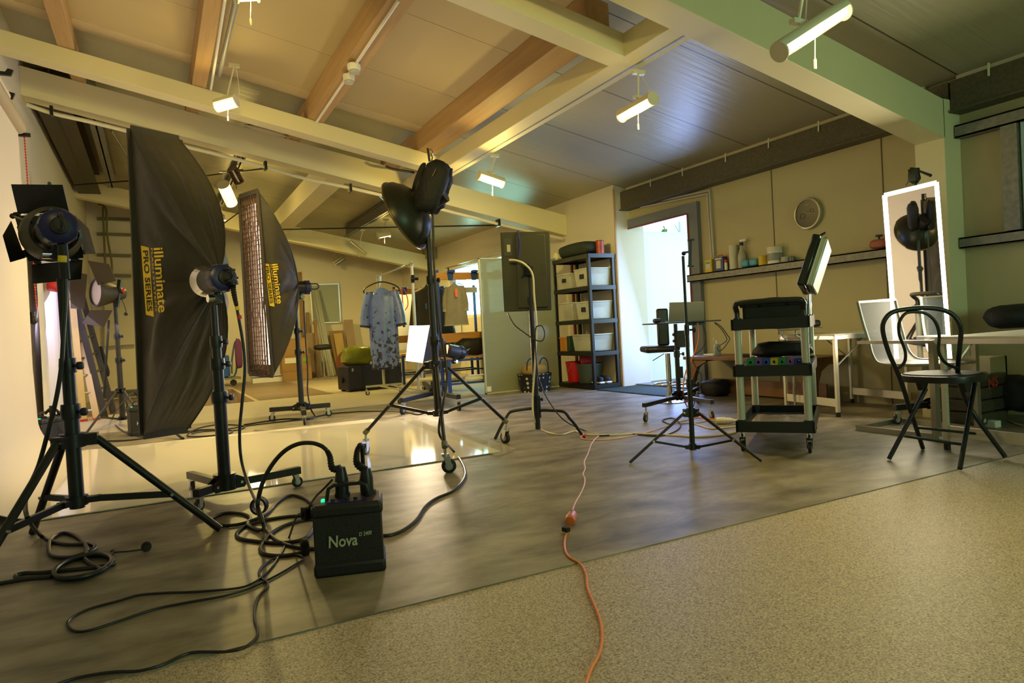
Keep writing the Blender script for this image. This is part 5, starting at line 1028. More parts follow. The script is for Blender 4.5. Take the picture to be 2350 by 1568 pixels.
# ================================================================ SILVER MESH CANTILEVER CHAIR
sm = mat('silver_mesh', (.15, .165, .19), .5, 0, .1, 200, alpha=.55); sil = mat('brushed_steel', (.42, .40, .33), .28, .8, .08, 20)
cr = F(2060, 985); cr.z = 0
mc = thing('mesh_chair', 'silver mesh chair on a square steel base between table and mirror', 'chair', cr)
ba = [F(1970, 982, .02), F(2150, 1002, .02), F(2245, 985, .02), F(2062, 964, .02)]
for i in range(4): 
    if i != 1: MB().bar(ba[i], ba[(i+1) % 4], .045, .035).build('base_rail', sil, mc)
hA_ = on(2133, 785, ba[1]).z
MB().bar(ba[1], Vector((ba[1].x, ba[1].y, hA_)), .035, .05, up=(1, 0, 0)).build('post', sil, mc)
MB().bar(ba[2], on(2236, 780, ba[2]), .03, .04, up=(1, 0, 0)).build('post', sil, mc)
MB().bar(Vector((ba[1].x, ba[1].y, hA_)), on(1972, 786, ba[0]), .05, .022).build('armrest', sil, mc)
MB().bar(on(2236, 778, ba[2]), on(2110, 775, ba[3]), .05, .022).build('armrest', sil, mc)
prof_n = [on(x, y, ba[0], d) for x, y, d in ((1968, 694, .0), (1980, 740, -.0), (1994, 785, -.02), (2002, 815, -.03), (2018, 835, -.06), (2060, 838, -.14), (2120, 838, -.24), (2185, 836, -.32), (2215, 833, -.36))]
prof_f = [on(x, y, ba[3], d) for x, y, d in ((2054, 688, .0), (2064, 735, -.0), (2076, 780, -.01), (2087, 808, -.02), (2106, 824, -.05), (2140, 826, -.10), (2180, 826, -.16), (2215, 828, -.2), (2242, 828, -.24))]
pn, pf = spline(prof_n, 4), spline(prof_f, 4)
MB().sheet([[a.lerp(c, k/6) for k in range(7)] for a, c in zip(pn, pf)], .003).build('seat_sling', sm, mc, 'translucent silver mesh sling')
MB().tube(pn, .011, 8).build('side_tube', sil, mc); MB().tube(pf, .011, 8).build('side_tube', sil, mc)
MB().cyl(pn[0], pf[0], .010, 8).build('top_tube', sil, mc); MB().cyl(pn[-1], pf[-1], .010, 8).build('front_tube', sil, mc)
# ================================================================ LIT MIRROR
mx_ = 5.2; mq = [P(2030, 448, 0, mx_-.010), P(2150, 419, 0, mx_+.023), P(2181, 824, 0, mx_+.043), P(2058, 824, 0, mx_+.010)]
mn = (mq[1]-mq[0]).cross(mq[3]-mq[0]).normalized()
if mn.x > 0: mn = -mn
mi = thing('mirror', 'tall mirror with a glowing white light frame leaning by the column', 'mirror', (mq[2]+mq[3])/2)
MB().hexa([p-mn*.002 for p in mq], [p-mn*.022 for p in mq]).build('backing', mat('pale_green_edge', (.35, .45, .32), .4), mi)
MB().hexa([p for p in mq], [p-mn*.0015 for p in mq]).build('glass', mat('mirror_glass', (.9, .9, .86), .015, 1, .01), mi, 'reflective glass', smooth=False)
b = MB(); cc_ = sum(mq, Vector())/4
ins = [p+mn*.006 for p in mq]
for i in range(3) if False else (0, 1, 3):
    a, c = ins[i], ins[(i+1) % 4]; b.bar(a, c, .030, .004, up=mn)
b.build('light_frame', mat('mirror_light', (1, 1, 1), .5, emit=(1, .93, .78), estr=5), mi, 'glowing white light strip')
light('AREA', 'mirror_light', cc_+mn*.03, 24, (1, .88, .6), .40, aim=cc_+mn*3, size_y=1.25)
# clamp gadget on the mirror's top edge
cp = P(2105, 405, 0, 5.3); g_ = thing('clamp_lamp', 'small dark clamp with a pointed handle above the top of the mirror', 'clamp', cp)
lump('clamp_body', None, P(2098, 402, 0, 5.3), (.05, .08, .11), Matrix.Identity(3), mat('dark_green_metal', (.03, .04, .025), .45, .3), 'c', 2, .35, par=g_)
MB().tube([P(2108, 392, 0, 5.3), P(2136, 403, 0, 5.26)], [.008, .012], 8).build('handle', blk, g_); MB().tube([P(2090, 408, 0, 5.3), P(2079, 426, 0, 5.3)], .003, 6).build('wire', blk, g_)
MB().cyl(P(2100, 410, 0, 5.3), P(2102, 430, 0, 5.28), .01, 8).build('post', blk, g_)
# lamp stand behind the mirror: wheeled base, white shelf with sockets
c9 = F(2105, 948); c9.z = 0; c9 = Vector((5.25, 3.12, 0))
st = tbase('black wheeled stand whose base shows below the lit mirror', c9, [Vector((4.92, 3.22, 0)), Vector((5.2, 2.78, 0)), Vector((5.5, 3.35, 0))], .13, (5.27, 3.12, 1.2), [(.5, .02), (1, .016)], wr=.035, aw=.045)
t = thing('box', 'white open box under the mirror with a white cable inside', 'box', P(2130, 905, 0, 5.45))
Bx = Fr(P(2125, 908, 0, 5.4), (0, -1)); wcr = mat('cream_board', (.6, .56, .38), .5)
Bx.o = Vector((5.35, 3.30, .30)); b = MB()
for a in ((-.0, .52, 0, .22, 0, .02), (0, .52, .2, .22, 0, .18), (0, .02, 0, .22, 0, .18), (.5, .52, 0, .22, 0, .18), (0, .52, 0, .02, 0, .05)): rbox(b, Bx, *a)
b.build('box_body', wcr, t); rbox(MB(), Bx, .0, .5, .02, .2, -.3, -.02).build('box_stand', wcr, t)
# bags and storage under/on the right table
navyf = mat('navy_fabric', (.008, .008, .012), .7, 0, .3, 8, .4, 30)
bc = P(2310, 725, 0, 5.3); lump('duffel_bag', 'black bag with red print lying on the right folding table', P(2330, 724, 1, 2.75)+Vector((0, 0, -.005)), (.62, .35, .17), Matrix.Rotation(.3, 3, 'Z'), navyf, 'bag', 11, .12)
lb = P(2325, 902, 1, 2.75); bg2 = lump('jacket', 'black jacket with red letters hanging over boxes under the table', lb+Vector((0, 0, 0)), (.38, .35, .26), Matrix.Identity(3), navyf, 'jacket', 14, .2)
b = MB(); text_mb(b, 'NS', P(2268, 893, 1, 2.56), (1, 0, .12), (0, 0, 1), .10, 0, offs=.01); b.build('lettering', red, bg2, 'red printed letters', smooth=False)
t = thing('storage_box', 'clear plastic drawer box under the right folding table', 'box', P(2290, 985, 1, 2.85)); SB_ = Fr((P(2255, 990, 1, 2.72).x, 2.72, 0), (1, 0)); 
for k in range(4): rbox(MB(), SB_, 0, .34, 0, .3, .02+k*.09, .10+k*.09).build('drawer', mat('clear_drawer', (.07, .065, .05), .25, alpha=.8), t, bevel=.006)
t = thing('power_strip', 'white power strip on the floor under the right table', 'power strip', F(2262, 970)); MB().bar(F(2235, 968, .025), F(2292, 974, .025), .06, .05).build('strip_body', wpl, t, bevel=.006)
MB().bar(F(2232, 958, .055), F(2245, 960, .055), .05, .006).build('switch', red, t)
MB().tube(spline([F(2260, 968, .06), P(2262, 945, 1, 2.9), P(2275, 934, 1, 2.85), P(2295, 945, 1, 2.8), F(2310, 962, .01), F(2340, 975, .01), F(2370, 980, .01)], 6), .006, 8).build('cable', wc, None, 'white cable looping from the power strip under the right table', cat='cable')
# ================================================================ LAPTOP WORKSTATION AND STOOL
cw_ = F(1560, 946); cw_.z = 0
ws = tbase('black wheeled stand carrying the laptop tray', cw_, [F(1482, 969), F(1634, 962), F(1602, 925)], .15, (cw_.x, cw_.y, on(1575, 742, cw_).z), [(.6, .022), (1, .018)], wr=.033, aw=.036)
ty = on(1560, 739, cw_).z; TL = Fr((on(1482, 742, cw_).x, on(1482, 742, cw_).y, 0), RW.col[0]); wtr = (on(1646, 738, cw_)-on(1482, 742, cw_)).length
lt = thing('laptop_tray', 'thin black tray holding the laptop before the open door', 'tray', TL(wtr/2, .0, ty-.02)); rbox(MB(), TL, 0, wtr, -.12, .18, ty-.012, ty).build('tray_top', blk, lt, bevel=.003); rbox(MB(), TL, wtr*.6, wtr*.82, .0, .1, ty-.04, ty-.012).build('tray_mount', blkm, lt)
lp = thing('laptop', 'silver laptop with raised lid on the black tray', 'laptop', TL(.3, .05, ty)); q = [on(x, y, cw_, d) for x, y, d in ((1534, 738, .02), (1616, 736, .02), (1615, 692, -.06), (1536, 694, -.06))]
n_ = (q[1]-q[0]).cross(q[3]-q[0]).normalized()*.008; MB().hexa(q, [p+n_ for p in q]).build('lid', mat('silver_laptop', (.34, .36, .33), .35, .3), lp, bevel=.003)
b0_ = TL((q[0]-TL.o).dot(TL.x), (q[0]-TL.o).dot(TL.y)); rbox(MB(), Fr(b0_, RW.col[0]), 0, (q[1]-q[0]).length, .0, .14, ty+.001, ty+.014).build('keyboard_base', mat('silver_laptop', (.34, .36, .33), .35, .3), lp)
lump('mouse', 'black computer mouse on the left end of the laptop tray', TL(.11, .02, ty+.022), (.07, .10, .045), TL.R, blk, 'mouse', 1, .02, 14)
ic = thing('equipment_box', 'black device box clamped under the laptop tray', 'device', on(1565, 775, cw_)); rbox(MB(), Fr(on(1552, 798, cw_), RW.col[0]), 0, .12, -.04, .08, .0, .16).build('case', blk, ic, bevel=.004)
for k in (.03, .09): knob(ic, on(1552, 790, cw_)+Vector((0, 0, k)), -RW.col[0], .014, .03)
ps = thing('adapter', 'black power adapter hanging from the cords beside the slim tripod', 'adapter', on(1564, 850, cw_)); rbox(MB(), Fr(on(1553, 868, cw_), RW.col[0]), 0, .06, -.02, .04, 0, .11).build('case', blk, ps, bevel=.004)
MB().tube(spline([on(x, y, cw_, -.05) for x, y in ((1600, 738), (1603, 760), (1601, 785), (1592, 815), (1575, 850), (1568, 890), (1572, 920), (1578, 935))]+fl((1600, 958), (1640, 962)), 6), .006, 8).build('cable', org, None, 'bright orange cable hanging from the laptop tray', cat='cable')
MB().tube(spline([on(x, y, cw_, -.04) for x, y in ((1640, 740), (1655, 750), (1670, 770), (1674, 780), (1660, 800), (1650, 806), (1647, 796), (1660, 788), (1668, 778), (1655, 755), (1640, 742))], 6), .004, 8).build('cable', cabm, None, 'thin black cable looping off the right end of the laptop tray', cat='cable')
MB().tube(spline([on(x, y, cw_, -.03) for x, y in ((1613, 745), (1620, 775), (1612, 800), (1590, 820), (1598, 845), (1610, 862), (1606, 890), (1596, 915))]+[F(1588, 950, .01)], 6), .004, 8).build('cable', cabm, None, 'thin black cable winding down from the laptop tray to the floor', cat='cable')
sb_ = F(1538, 923); sb_.z = 0; sl = thing('bar_stool', 'black bar stool with chrome base beside the open door', 'stool', sb_)
MB().lathe([(.19, 0), (.19, .012), (.10, .03), (.045, .06), (.03, .10)], sb_, (0, 0, 1), 30).build('base', chrome, sl)
zst = on(1530, 800, sb_).z; MB().cyl(sb_+Vector((0, 0, .05)), sb_+Vector((0, 0, zst-.05)), .027, 18).build('column', chrome, sl)
MB().tube([sb_+Vector((.17*math.cos(a), .17*math.sin(a)-.02, .20)) for a in [2*math.pi*k/28 for k in range(28)]], .010, 8, closed=True).build('footrest', chrome, sl)
SS = Fr(on(1475, 803, sb_), RW.col[0]); SS.o.z = zst; rbox(MB(), SS, 0, .37, -.16, .2, -.035, .035).build('seat', mat('black_leather', (.02, .018, .015), .35, 0, .1, 20), sl, bevel=.03)
SK = Fr(on(1510, 795, sb_, .1), RW.col[0]); SK.o.z = zst+.03; rbox(MB(), SK, 0, .125, -.03, .03, 0, on(1522, 708, sb_, .1).z-zst-.03).build('backrest', mat('black_leather', (.02, .018, .015), .35), sl, bevel=.02)
MB().tube([on(1524, 812, sb_, -.1), on(1498, 828, sb_, -.1)], .005, 6).build('lever', chrome, sl)
# second stool behind the trolley
s2 = F(1826, 948); s2.z = 0; sx2 = thing('bar_stool', 'chrome legged stool with black seat behind the trolley', 'stool', s2)
zz2 = on(1815, 745, s2).z; SS = Fr(on(1768, 757, s2), RW.col[0]); SS.o.z = zz2; w2 = (on(1868, 750, s2)-on(1768, 757, s2)).length
rbox(MB(), SS, 0, w2, -.15, .15, -.03, .03).build('seat', blk, sx2, bevel=.02); MB().tube(spline([SS(0, -.15, -.04), SS(w2/2, -.18, -.04), SS(w2, -.15, -.04)], 5), .008, 8).build('seat_rail', chrome, sx2)
for u in (.25, .55):
    MB().tube(spline([SS(w2*u-.02, -.1, -.04), SS(w2*u-.03, -.1, -.09), SS(w2*u+.01, -.1, -.16), s2+Vector((0, 0, .32)), s2+Vector((0, 0, .02))], 6), .010, 8).build('leg', chrome, sx2)
MB().lathe([(.16, 0), (.16, .01), (.05, .02), (.02, .04)], s2, (0, 0, 1), 24).build('base', chrome, sx2)
# ================================================================ WALL SHELF, CLOCK, DESK
def wy(px, py=600, x=5.82): return P(px, py, 0, x).y
zsf = 1.412
def shelf_item(name, label, cat, y, w, h, m, d=.07, rnd=False, parts=(), xx_=5.82):
    t = thing(name, label, cat, (xx_, y, zsf))
    if rnd: MB().lathe([(w/2, 0), (w/2, h)], (xx_, y, zsf), (0, 0, 1), 20).build('body', m, t, bevel=.002)
    else: MB().box((xx_, y, zsf+h/2), (d, w, h)).build('body', m, t, bevel=.004)
    return t
by = mat('bright_yellow_box', (.62, .45, .03), .45); bb2 = mat('dark_blue_box', (.05, .08, .2), .45); wl = mat('white_label', (.6, .6, .5), .5)
y_ = wy(1630, 600); t = shelf_item('eyewash_box', 'yellow first aid box with green sign at the left end of the rail', 'box', y_, .11, .15, by)
MB().box((5.783, y_, zsf+.08), (.004, .075, .09)).build('label', wl, t); MB().box((5.780, y_, zsf+.11), (.003, .06, .018)).build('green_mark', mat('green_mark', (0, .4, .2), .5), t)
y_ = wy(1654, 600); t = shelf_item('plaster_box', 'dark blue dispenser box beside the yellow box on the rail', 'box', y_, .14, .16, bb2)
MB().box((5.783, y_, zsf+.075), (.004, .07, .09)).build('label', wl, t); MB().box((5.783, y_, zsf+.14), (.004, .10, .018)).build('white_strip', wl, t)
MB().tube(spline([(5.82, y_-.04, zsf+.16), (5.82, y_-.03, zsf+.18), (5.82, y_+.03, zsf+.18), (5.82, y_+.04, zsf+.16)], 4), .006, 6).build('handle', red, t)
y_ = wy(1669, 600); t = shelf_item('bottle', 'small white bottle with red cap beside the blue box', 'bottle', y_, .035, .085, wpl, rnd=True, xx_=5.80); MB().cyl((5.80, y_, zsf+.085), (5.80, y_, zsf+.12), .02, 12).build('cap', red, t, 'red cap')
y_ = wy(1684, 600); t = shelf_item('paper_roll', 'tall white paper towel roll on the wall rail', 'paper roll', y_, .095, .27, mat('paper_towel', (.62, .6, .48), .8), rnd=True)
y_ = wy(1703, 600); t = thing('spray_bottle', 'clear spray bottle with blue trigger on the wall rail', 'bottle', (5.82, y_, zsf)); MB().lathe([(.045, 0), (.047, .10), (.042, .15), (.016, .22), (.016, .25)], (5.82, y_, zsf), (0, 0, 1), 18).build('body', mat('milky_plastic', (.5, .5, .4), .2, alpha=.8), t); MB().cyl((5.82, y_, zsf+.25), (5.82, y_, zsf+.285), .022, 12).build('collar', navy, t); MB().box((5.82, y_-.025, zsf+.305), (.02, .09, .025)).build('trigger', wpl, t, bevel=.004)
for k, (px, w_) in enumerate(((1713, .11), (1733, .12))):
    lump('glove_packet', ['light blue soft packet right of the spray bottle', 'second light blue soft packet left of the yellow tin'][k], (5.81, wy(px), zsf+.045), (.08, w_, .08), Matrix.Identity(3), mat('light_blue_plastic', (.10, .35, .5), .4), 'packet', k+3, .15, 14)
y_ = wy(1753); t = shelf_item('tape_roll', 'yellow tape roll on the wall rail', 'tape', y_, .11, .10, by, rnd=True)
y_ = wy(1779); t = shelf_item('wipes_tub', 'white round tub with printed label under the panel seam', 'tub', y_, .15, .17, wpl, rnd=True); MB().lathe([(.077, .03), (.0765, .11)], (5.82, y_, zsf), (0, 0, 1), 24).build('label', mat('tub_label', (.3, .32, .3), .5, 0, .4, 12), t); MB().lathe([(.079, .125), (.079, .175)], (5.82, y_, zsf), (0, 0, 1), 24).build('lid', mat('cream_lid', (.66, .64, .5), .4), t)
y_ = wy(1804); t = shelf_item('tape_roll', 'low grey tape roll right of the white tub', 'tape', y_, .10, .055, mat('grey_tape', (.4, .4, .38), .5), rnd=True)
y_ = wy(1818); t = shelf_item('tin', 'small dark tin right of the grey tape roll', 'tin', y_, .06, .05, mat('dark_tin', (.15, .14, .13), .4, .4), rnd=True)
y_ = P(2018, 560, 0, 5.82).y; t = thing('hand_weight', 'red oval device with a black knob near the mirror on the rail', 'device', (5.82, y_, zsf)); lump('body', None, (5.82, y_, zsf+.05), (.08, .17, .085), Matrix.Identity(3), mat('brick_red_plastic', (.35, .09, .05), .4), 'x', 1, .03, par=t); MB().cyl((5.82, y_, zsf+.085), (5.82, y_, zsf+.125), .008, 8).cyl((5.82, y_, zsf+.115), (5.82, y_, zsf+.13), .03, 12).build('knob', blk, t)
ck = thing('wall_clock', 'round silver rimmed clock with dark face on the cream wall', 'clock', (5.86, 4.66, 1.867)); c_ = Vector((5.868, 4.66, 1.867))
MB().lathe([(.155, 0), (.158, .02), (.152, .038), (.138, .040), (.135, .03)], c_, (-1, 0, 0), 48).build('rim', mat('clock_rim', (.42, .40, .28), .3, .6), ck)
MB().lathe([(.137, .0), (.137, .031)], c_, (-1, 0, 0), 48).build('face', mat('clock_face', (.045, .04, .035), .3), ck)
b = MB(); b.bar(c_+Vector((-.033, 0, 0)), c_+Vector((-.033, .045, .035)), .006, .003); b.bar(c_+Vector((-.033, 0, 0)), c_+Vector((-.033, -.085, -.008)), .004, .003); b.build('hands', mat('clock_hand', (.25, .23, .15), .4, .5), ck)
b = MB()
for a, ly, lz in ((0, .0, .085),): b.box(c_+Vector((-.033, ly, lz)), (.003, .05, .006))
b.build('mark', mat('clock_hand', (.25, .23, .15), .4, .5), ck)
for dy, dz, r in ((.055, -.02, .028), (-.055, .02, .02)): MB().tube([c_+Vector((-.033, dy+r*math.cos(a), dz+r*math.sin(a))) for a in [2*math.pi*k/20 for k in range(20)]], .002, 5, closed=True).build('dial_ring', mat('dial_grey', (.11, .10, .09), .4), ck)
dk_ = thing('desk', 'low brown wooden desk with arched side panels against the cream wall', 'desk', (5.6, 5.2, 0))
zd = .455; MB().box((5.6, 5.17, zd-.018), (.5, 1.72, .036)).build('desk_top', woodd, dk_, bevel=.004)
for y, s_ in ((5.98, -1), (4.36, 1)):
    MB().prism([(-.24, 0), (-.12, 0), (-.11, .2), (-.06, .32), (.05, .38), (.24, .38), (.24, zd-.037), (-.24, zd-.037)], (5.6, y, 0), (1, 0, 0), (0, 0, 1), .03).build('side_panel', woodd, dk_)
    MB().prism([(0, 0), (.06*s_, 0), (.08*s_, .2), (.16*s_, .34), (.3*s_, .40), (.3*s_, zd-.04), (0, zd-.04)], (5.38, y, 0), (0, 1, 0), (0, 0, 1), .03).build('leg_panel', woodd, dk_)
MB().box((5.7, 5.17, .10), (.02, 1.5, .16)).build('modesty_panel', woodd, dk_)
t = thing('hand_sanitizer', 'clear pump bottle with white pump on the desk', 'bottle', (5.55, P(1646, 800, 0, 5.5).y, zd)); y_ = P(1646, 800, 0, 5.5).y
MB().lathe([(.035, 0), (.037, .02), (.037, .10), (.03, .12), (.014, .135)], (5.5, y_, zd), (0, 0, 1), 18).build('body', mat('blueish_clear', (.3, .4, .42), .15, alpha=.75), t); MB().cyl((5.5, y_, zd+.135), (5.5, y_, zd+.175), .015, 10).box((5.48, y_, zd+.19), (.06, .012, .012)).build('pump', wpl, t)
MB().box((5.5, P(1637, 808, 0, 5.5).y+.02, zd+.012), (.12, .16, .024)).build('white_pad', wpl, None, 'flat white pad under the pump bottle on the desk', cat='pad', bevel=.008)
MB().box((5.45, P(1720, 808, 0, 5.45).y-.1, zd+.015), (.12, .5, .03)).build('black_folder', rub, None, 'flat black folder lying along the wooden desk', cat='folder', bevel=.006)
lump('bag', 'black bag lying on the floor under the wooden desk', (5.55, 5.75, .09), (.25, .3, .18), Matrix.Identity(3), nyl, 'bag', 22, .15)
MB().box((5.52, 6.78, .008), (.72, 1.5, .012)).build('door_mat', mat('green_black_mat', (.02, .04, .03), .9, 0, .3, 60, .5, 200), None, 'dark ribbed door mat inside the open door', cat='mat')
# ================================================================ PLASTIC SHELVING WITH BOXES
rk = thing('shelving_unit', 'black plastic shelving unit with five shelves against the white wall', 'shelf', (5.38, 8.05, 0))
rp_m = mat('shelf_plastic', (.012, .012, .013), .32, 0, .2, 20); x0, x1, y0, y1 = 5.17, 5.60, 7.58, 8.50
SH = [.07, .513, .949, 1.40, 1.83]
for z in SH:
    b = MB(); b.box(((x0+x1)/2, (y0+y1)/2, z-.022), (x1-x0, y1-y0, .012))
    for xx_, yy_, dx, dy in (((x0+x1)/2, y0, x1-x0, .02), ((x0+x1)/2, y1, x1-x0, .02), (x0, (y0+y1)/2, .02, y1-y0), (x1, (y0+y1)/2, .02, y1-y0)): b.box((xx_, yy_, z-.03), (dx, dy, .055))
    for k in range(7): b.box((x0+.03+k*.062, (y0+y1)/2, z-.012), (.04, y1-y0-.02, .008))
    b.build('shelf', rp_m, rk, smooth=False)
for x in (x0+.02, x1-.02):
    for y in (y0+.02, y1-.02): MB().box((x, y, .915), (.045, .045, 1.82)).build('post', rp_m, rk, bevel=.006)
clr = mat('clear_box_plastic', (.62, .64, .54), .12, 0, .2, 6, alpha=.55); lidm = mat('clear_box_lid', (.6, .62, .5), .2, alpha=.8)
def cbox(label, x, y, z, dx, dy, h, cont=(.5, .5, .45), lab=None, m=clr):
    t = thing('storage_box', label, 'box', (x, y, z), 'clear plastic boxes on the shelving')
    b = MB(); q0 = [(x-dx*.45, y-dy*.45, z+.002), (x+dx*.45, y-dy*.45, z+.002), (x+dx*.45, y+dy*.45, z+.002), (x-dx*.45, y+dy*.45, z+.002)]; q1 = [(x-dx*.5, y-dy*.5, z+h), (x+dx*.5, y-dy*.5, z+h), (x+dx*.5, y+dy*.5, z+h), (x-dx*.5, y+dy*.5, z+h)]
    b.hexa([Vector(p) for p in q0], [Vector(p) for p in q1]).build('box_body', m, t, bevel=.006)
    MB().box((x, y, z+h+.008), (dx*1.04, dy*1.04, .016)).build('lid', lidm, t, bevel=.004)
    MB().box((x, y, z+h*.4), (dx*.7, dy*.7, h*.6)).build('contents', mat('contents_%d' % (hash(cont) % 997), cont, .7, 0, .6, 25), t)
    if lab: MB().box((x-dx*.49, y, z+h*.6), (.004, dy*.3, h*.28)).build('label', blk, t, 'dark label')
    return t
cbox('clear box with dark label on the second highest shelf left side', 5.36, 8.24, SH[3], .34, .36, .20, (.42, .36, .28), 1)
cbox('clear box at the front corner of the second highest shelf', 5.38, 7.80, SH[3], .36, .36, .23, (.45, .5, .4), 1)
cbox('purple filled clear box on the middle shelf left side', 5.36, 8.24, SH[2], .34, .36, .24, (.16, .08, .14))
cbox('clear box with label at the front corner of the middle shelf', 5.38, 7.80, SH[2], .36, .36, .23, (.45, .48, .42), 1)
cbox('wide clear box on the second lowest shelf with pale contents', 5.38, 7.88, SH[1], .34, .50, .22, (.5, .52, .42))
t = thing('crate', 'orange plastic crate on the second lowest shelf', 'crate', (5.36, 8.36, SH[1])); b = MB(); b.box((5.34, 8.36, SH[1]+.10), (.28, .16, .2)).build('crate_body', mat('orange_crate', (.55, .22, .03), .5), t, bevel=.008); MB().box((5.34, 8.36, SH[1]+.195), (.30, .18, .02)).build('crate_rim', mat('orange_crate', (.55, .22, .03), .5), t)
MB().box((5.33, 8.21, SH[1]+.11), (.28, .07, .22)).build('folder', mat('dark_green_box', (.02, .05, .03), .5), None, 'dark green folder box beside the orange crate', cat='folder', bevel=.004)
t = thing('bucket', 'red bucket on the bottom shelf of the black shelving', 'bucket', (5.34, 8.30, SH[0])); MB().lathe([(.105, 0), (.13, .27), (.14, .27), (.14, .29), (.13, .29), (.12, .27), (.10, .01)], (5.34, 8.30, SH[0]), (0, 0, 1), 28).build('bucket_body', mat('red_bucket', (.5, .015, .015), .35), t); MB().tube(spline([(5.24, 8.22, SH[0]+.27), (5.2, 8.25, SH[0]+.17), (5.2, 8.33, SH[0]+.15), (5.24, 8.4, SH[0]+.27)], 5), .003, 6).build('handle', steel, t)
t = thing('tub', 'dark grey open tub beside the red bucket on the bottom shelf', 'tub', (5.36, 7.95, SH[0])); MB().lathe([(.15, 0), (.18, .25), (.19, .25), (.19, .27), (.175, .27), (.14, .02)], (5.36, 7.95, SH[0]), (0, 0, 1), 28).build('tub_body', mat('grey_tub', (.05, .07, .06), .4), t)
MB().cyl((5.27, 8.03, SH[0]+.32), (5.42, 7.92, SH[0]+.32), .075, 20).build('tube_roll', mat('red_inside_roll', (.4, .04, .06), .5), None, 'short red and white roll lying on the grey tub', cat='roll')
for k, (x, y) in enumerate(((5.33, 7.66), (5.45, 7.66))):
    t = thing('shoe', ['dark shoe with white sole at the shelf corner post', 'dark shoe with white sole beside the door side post'][k], 'shoe', (x, y+.06, SH[0]), 'pair of shoes on the bottom shelf'); lump('upper', None, (x, y+.08, SH[0]+.05), (.085, .24, .09), Matrix.Identity(3), mat('navy_shoe', (.015, .02, .04), .7), 'x', k, .12, 16, par=t, flat=.5); MB().box((x, y+.08, SH[0]+.013), (.085, .25, .026)).build('sole', wpl, t, bevel=.01)
lump('duffel_bag', 'long dark green bag lying on top of the black shelving', (5.36, 8.05, SH[4]+.10), (.34, .80, .20), Matrix.Identity(3), mat('dark_green_fabric', (.012, .02, .014), .7, 0, .2, 10, .3, 40), 'bag', 31, .07, flat=.9)
t = thing('tin', 'black tin with red pattern on top of the shelving by the corner', 'tin', (5.40, 7.62, SH[4])); MB().cyl((5.42, 7.64, SH[4]), (5.42, 7.64, SH[4]+.17), .055, 20).build('tin_body', mat('red_black_tin', (.02, .02, .02), .4, 0, .1, 14, col2=(.7, .08, .04)), t); MB().cyl((5.42, 7.64, SH[4]+.17), (5.42, 7.64, SH[4]+.18), .057, 20).build('lid', blk, t)
MB().cyl((5.22, 8.47, SH[4]+.06), (5.32, 8.47, SH[4]+.06), .06, 18).build('tape_roll', cream, None, 'cream tape roll at the left end of the top shelf', cat='tape')
MB().box((5.585, 8.62, .9), (.03, .04, 1.78)).build('red_board', mat('dark_red_board', (.2, .01, .015), .4), None, 'narrow dark red board upright left of the black shelving', cat='board')
# ================================================================ TRANSLUCENT PANEL AND BASKET
pn_ = mat('twinwall_panel', (.27, .30, .21), .16, 0, .06, 3, alpha=.93, bump=.10, bscale=30, stretch=(1, 1, 8), spec=.8, coat=.6)
t = thing('translucent_panel', 'tall green grey translucent panel standing behind the monitor', 'panel', (4.6, 8.48, 0))
MB().box((4.6, 8.48, .935), (1.22, .012, 1.85)).build('panel_sheet', pn_, t)
b = MB(); b.box((3.99, 8.48, .935), (.02, .03, 1.87)); b.box((4.6, 8.48, 1.865), (1.24, .03, .015)); b.box((4.6, 8.48, .01), (1.24, .03, .02)); b.build('edge_strip', mat('pale_edge', (.5, .52, .38), .5), t)
MB().box((4.03, 8.46, .07), (.06, .02, .07)).build('corner_bracket', wpl, t)
pm = mat('polka_dots', (.01, .01, .012), .6); nt = pm.node_tree; N = nt.nodes; tc = [n for n in N if n.type == 'TEX_COORD'][0]
vr = N.new('ShaderNodeTexVoronoi'); vr.inputs['Scale'].default_value = 16; vr.inputs['Randomness'].default_value = .15; nt.links.new(tc.outputs['Object'], vr.inputs['Vector'])
rp = ramp(pm, vr.outputs['Distance'], [(.30, (.6, .58, .48)), (.33, (.01, .01, .012))]); nt.links.new(rp.outputs[0], N['Principled BSDF'].inputs['Base Color'])
pc_ = F(1200, 901); pc_ = Vector((4.62, 8.22, 0)); t = thing('basket', 'black basket with white polka dots standing before the translucent panel', 'basket', pc_)
MB().lathe([(.20, 0), (.235, .22), (.245, .25), (.23, .25), (.19, .01)], pc_, (0, 0, 1), 32).build('basket_body', pm, t)
for dx in (-.10, .10): MB().tube(spline([pc_+Vector((dx-.07, -.1, .23)), pc_+Vector((dx-.06, -.1, .40)), pc_+Vector((dx, -.1, .46)), pc_+Vector((dx+.06, -.1, .40)), pc_+Vector((dx+.07, -.1, .23))], 5), .009, 8).build('handle', blk, t)
lump('cloth', 'folded mustard cloth lying in the polka dot basket', pc_+Vector((-.02, -.03, .30)), (.34, .26, .16), Matrix.Identity(3), mat('mustard_cloth', (.30, .2, .06), .8), 'cloth', 9, .12)
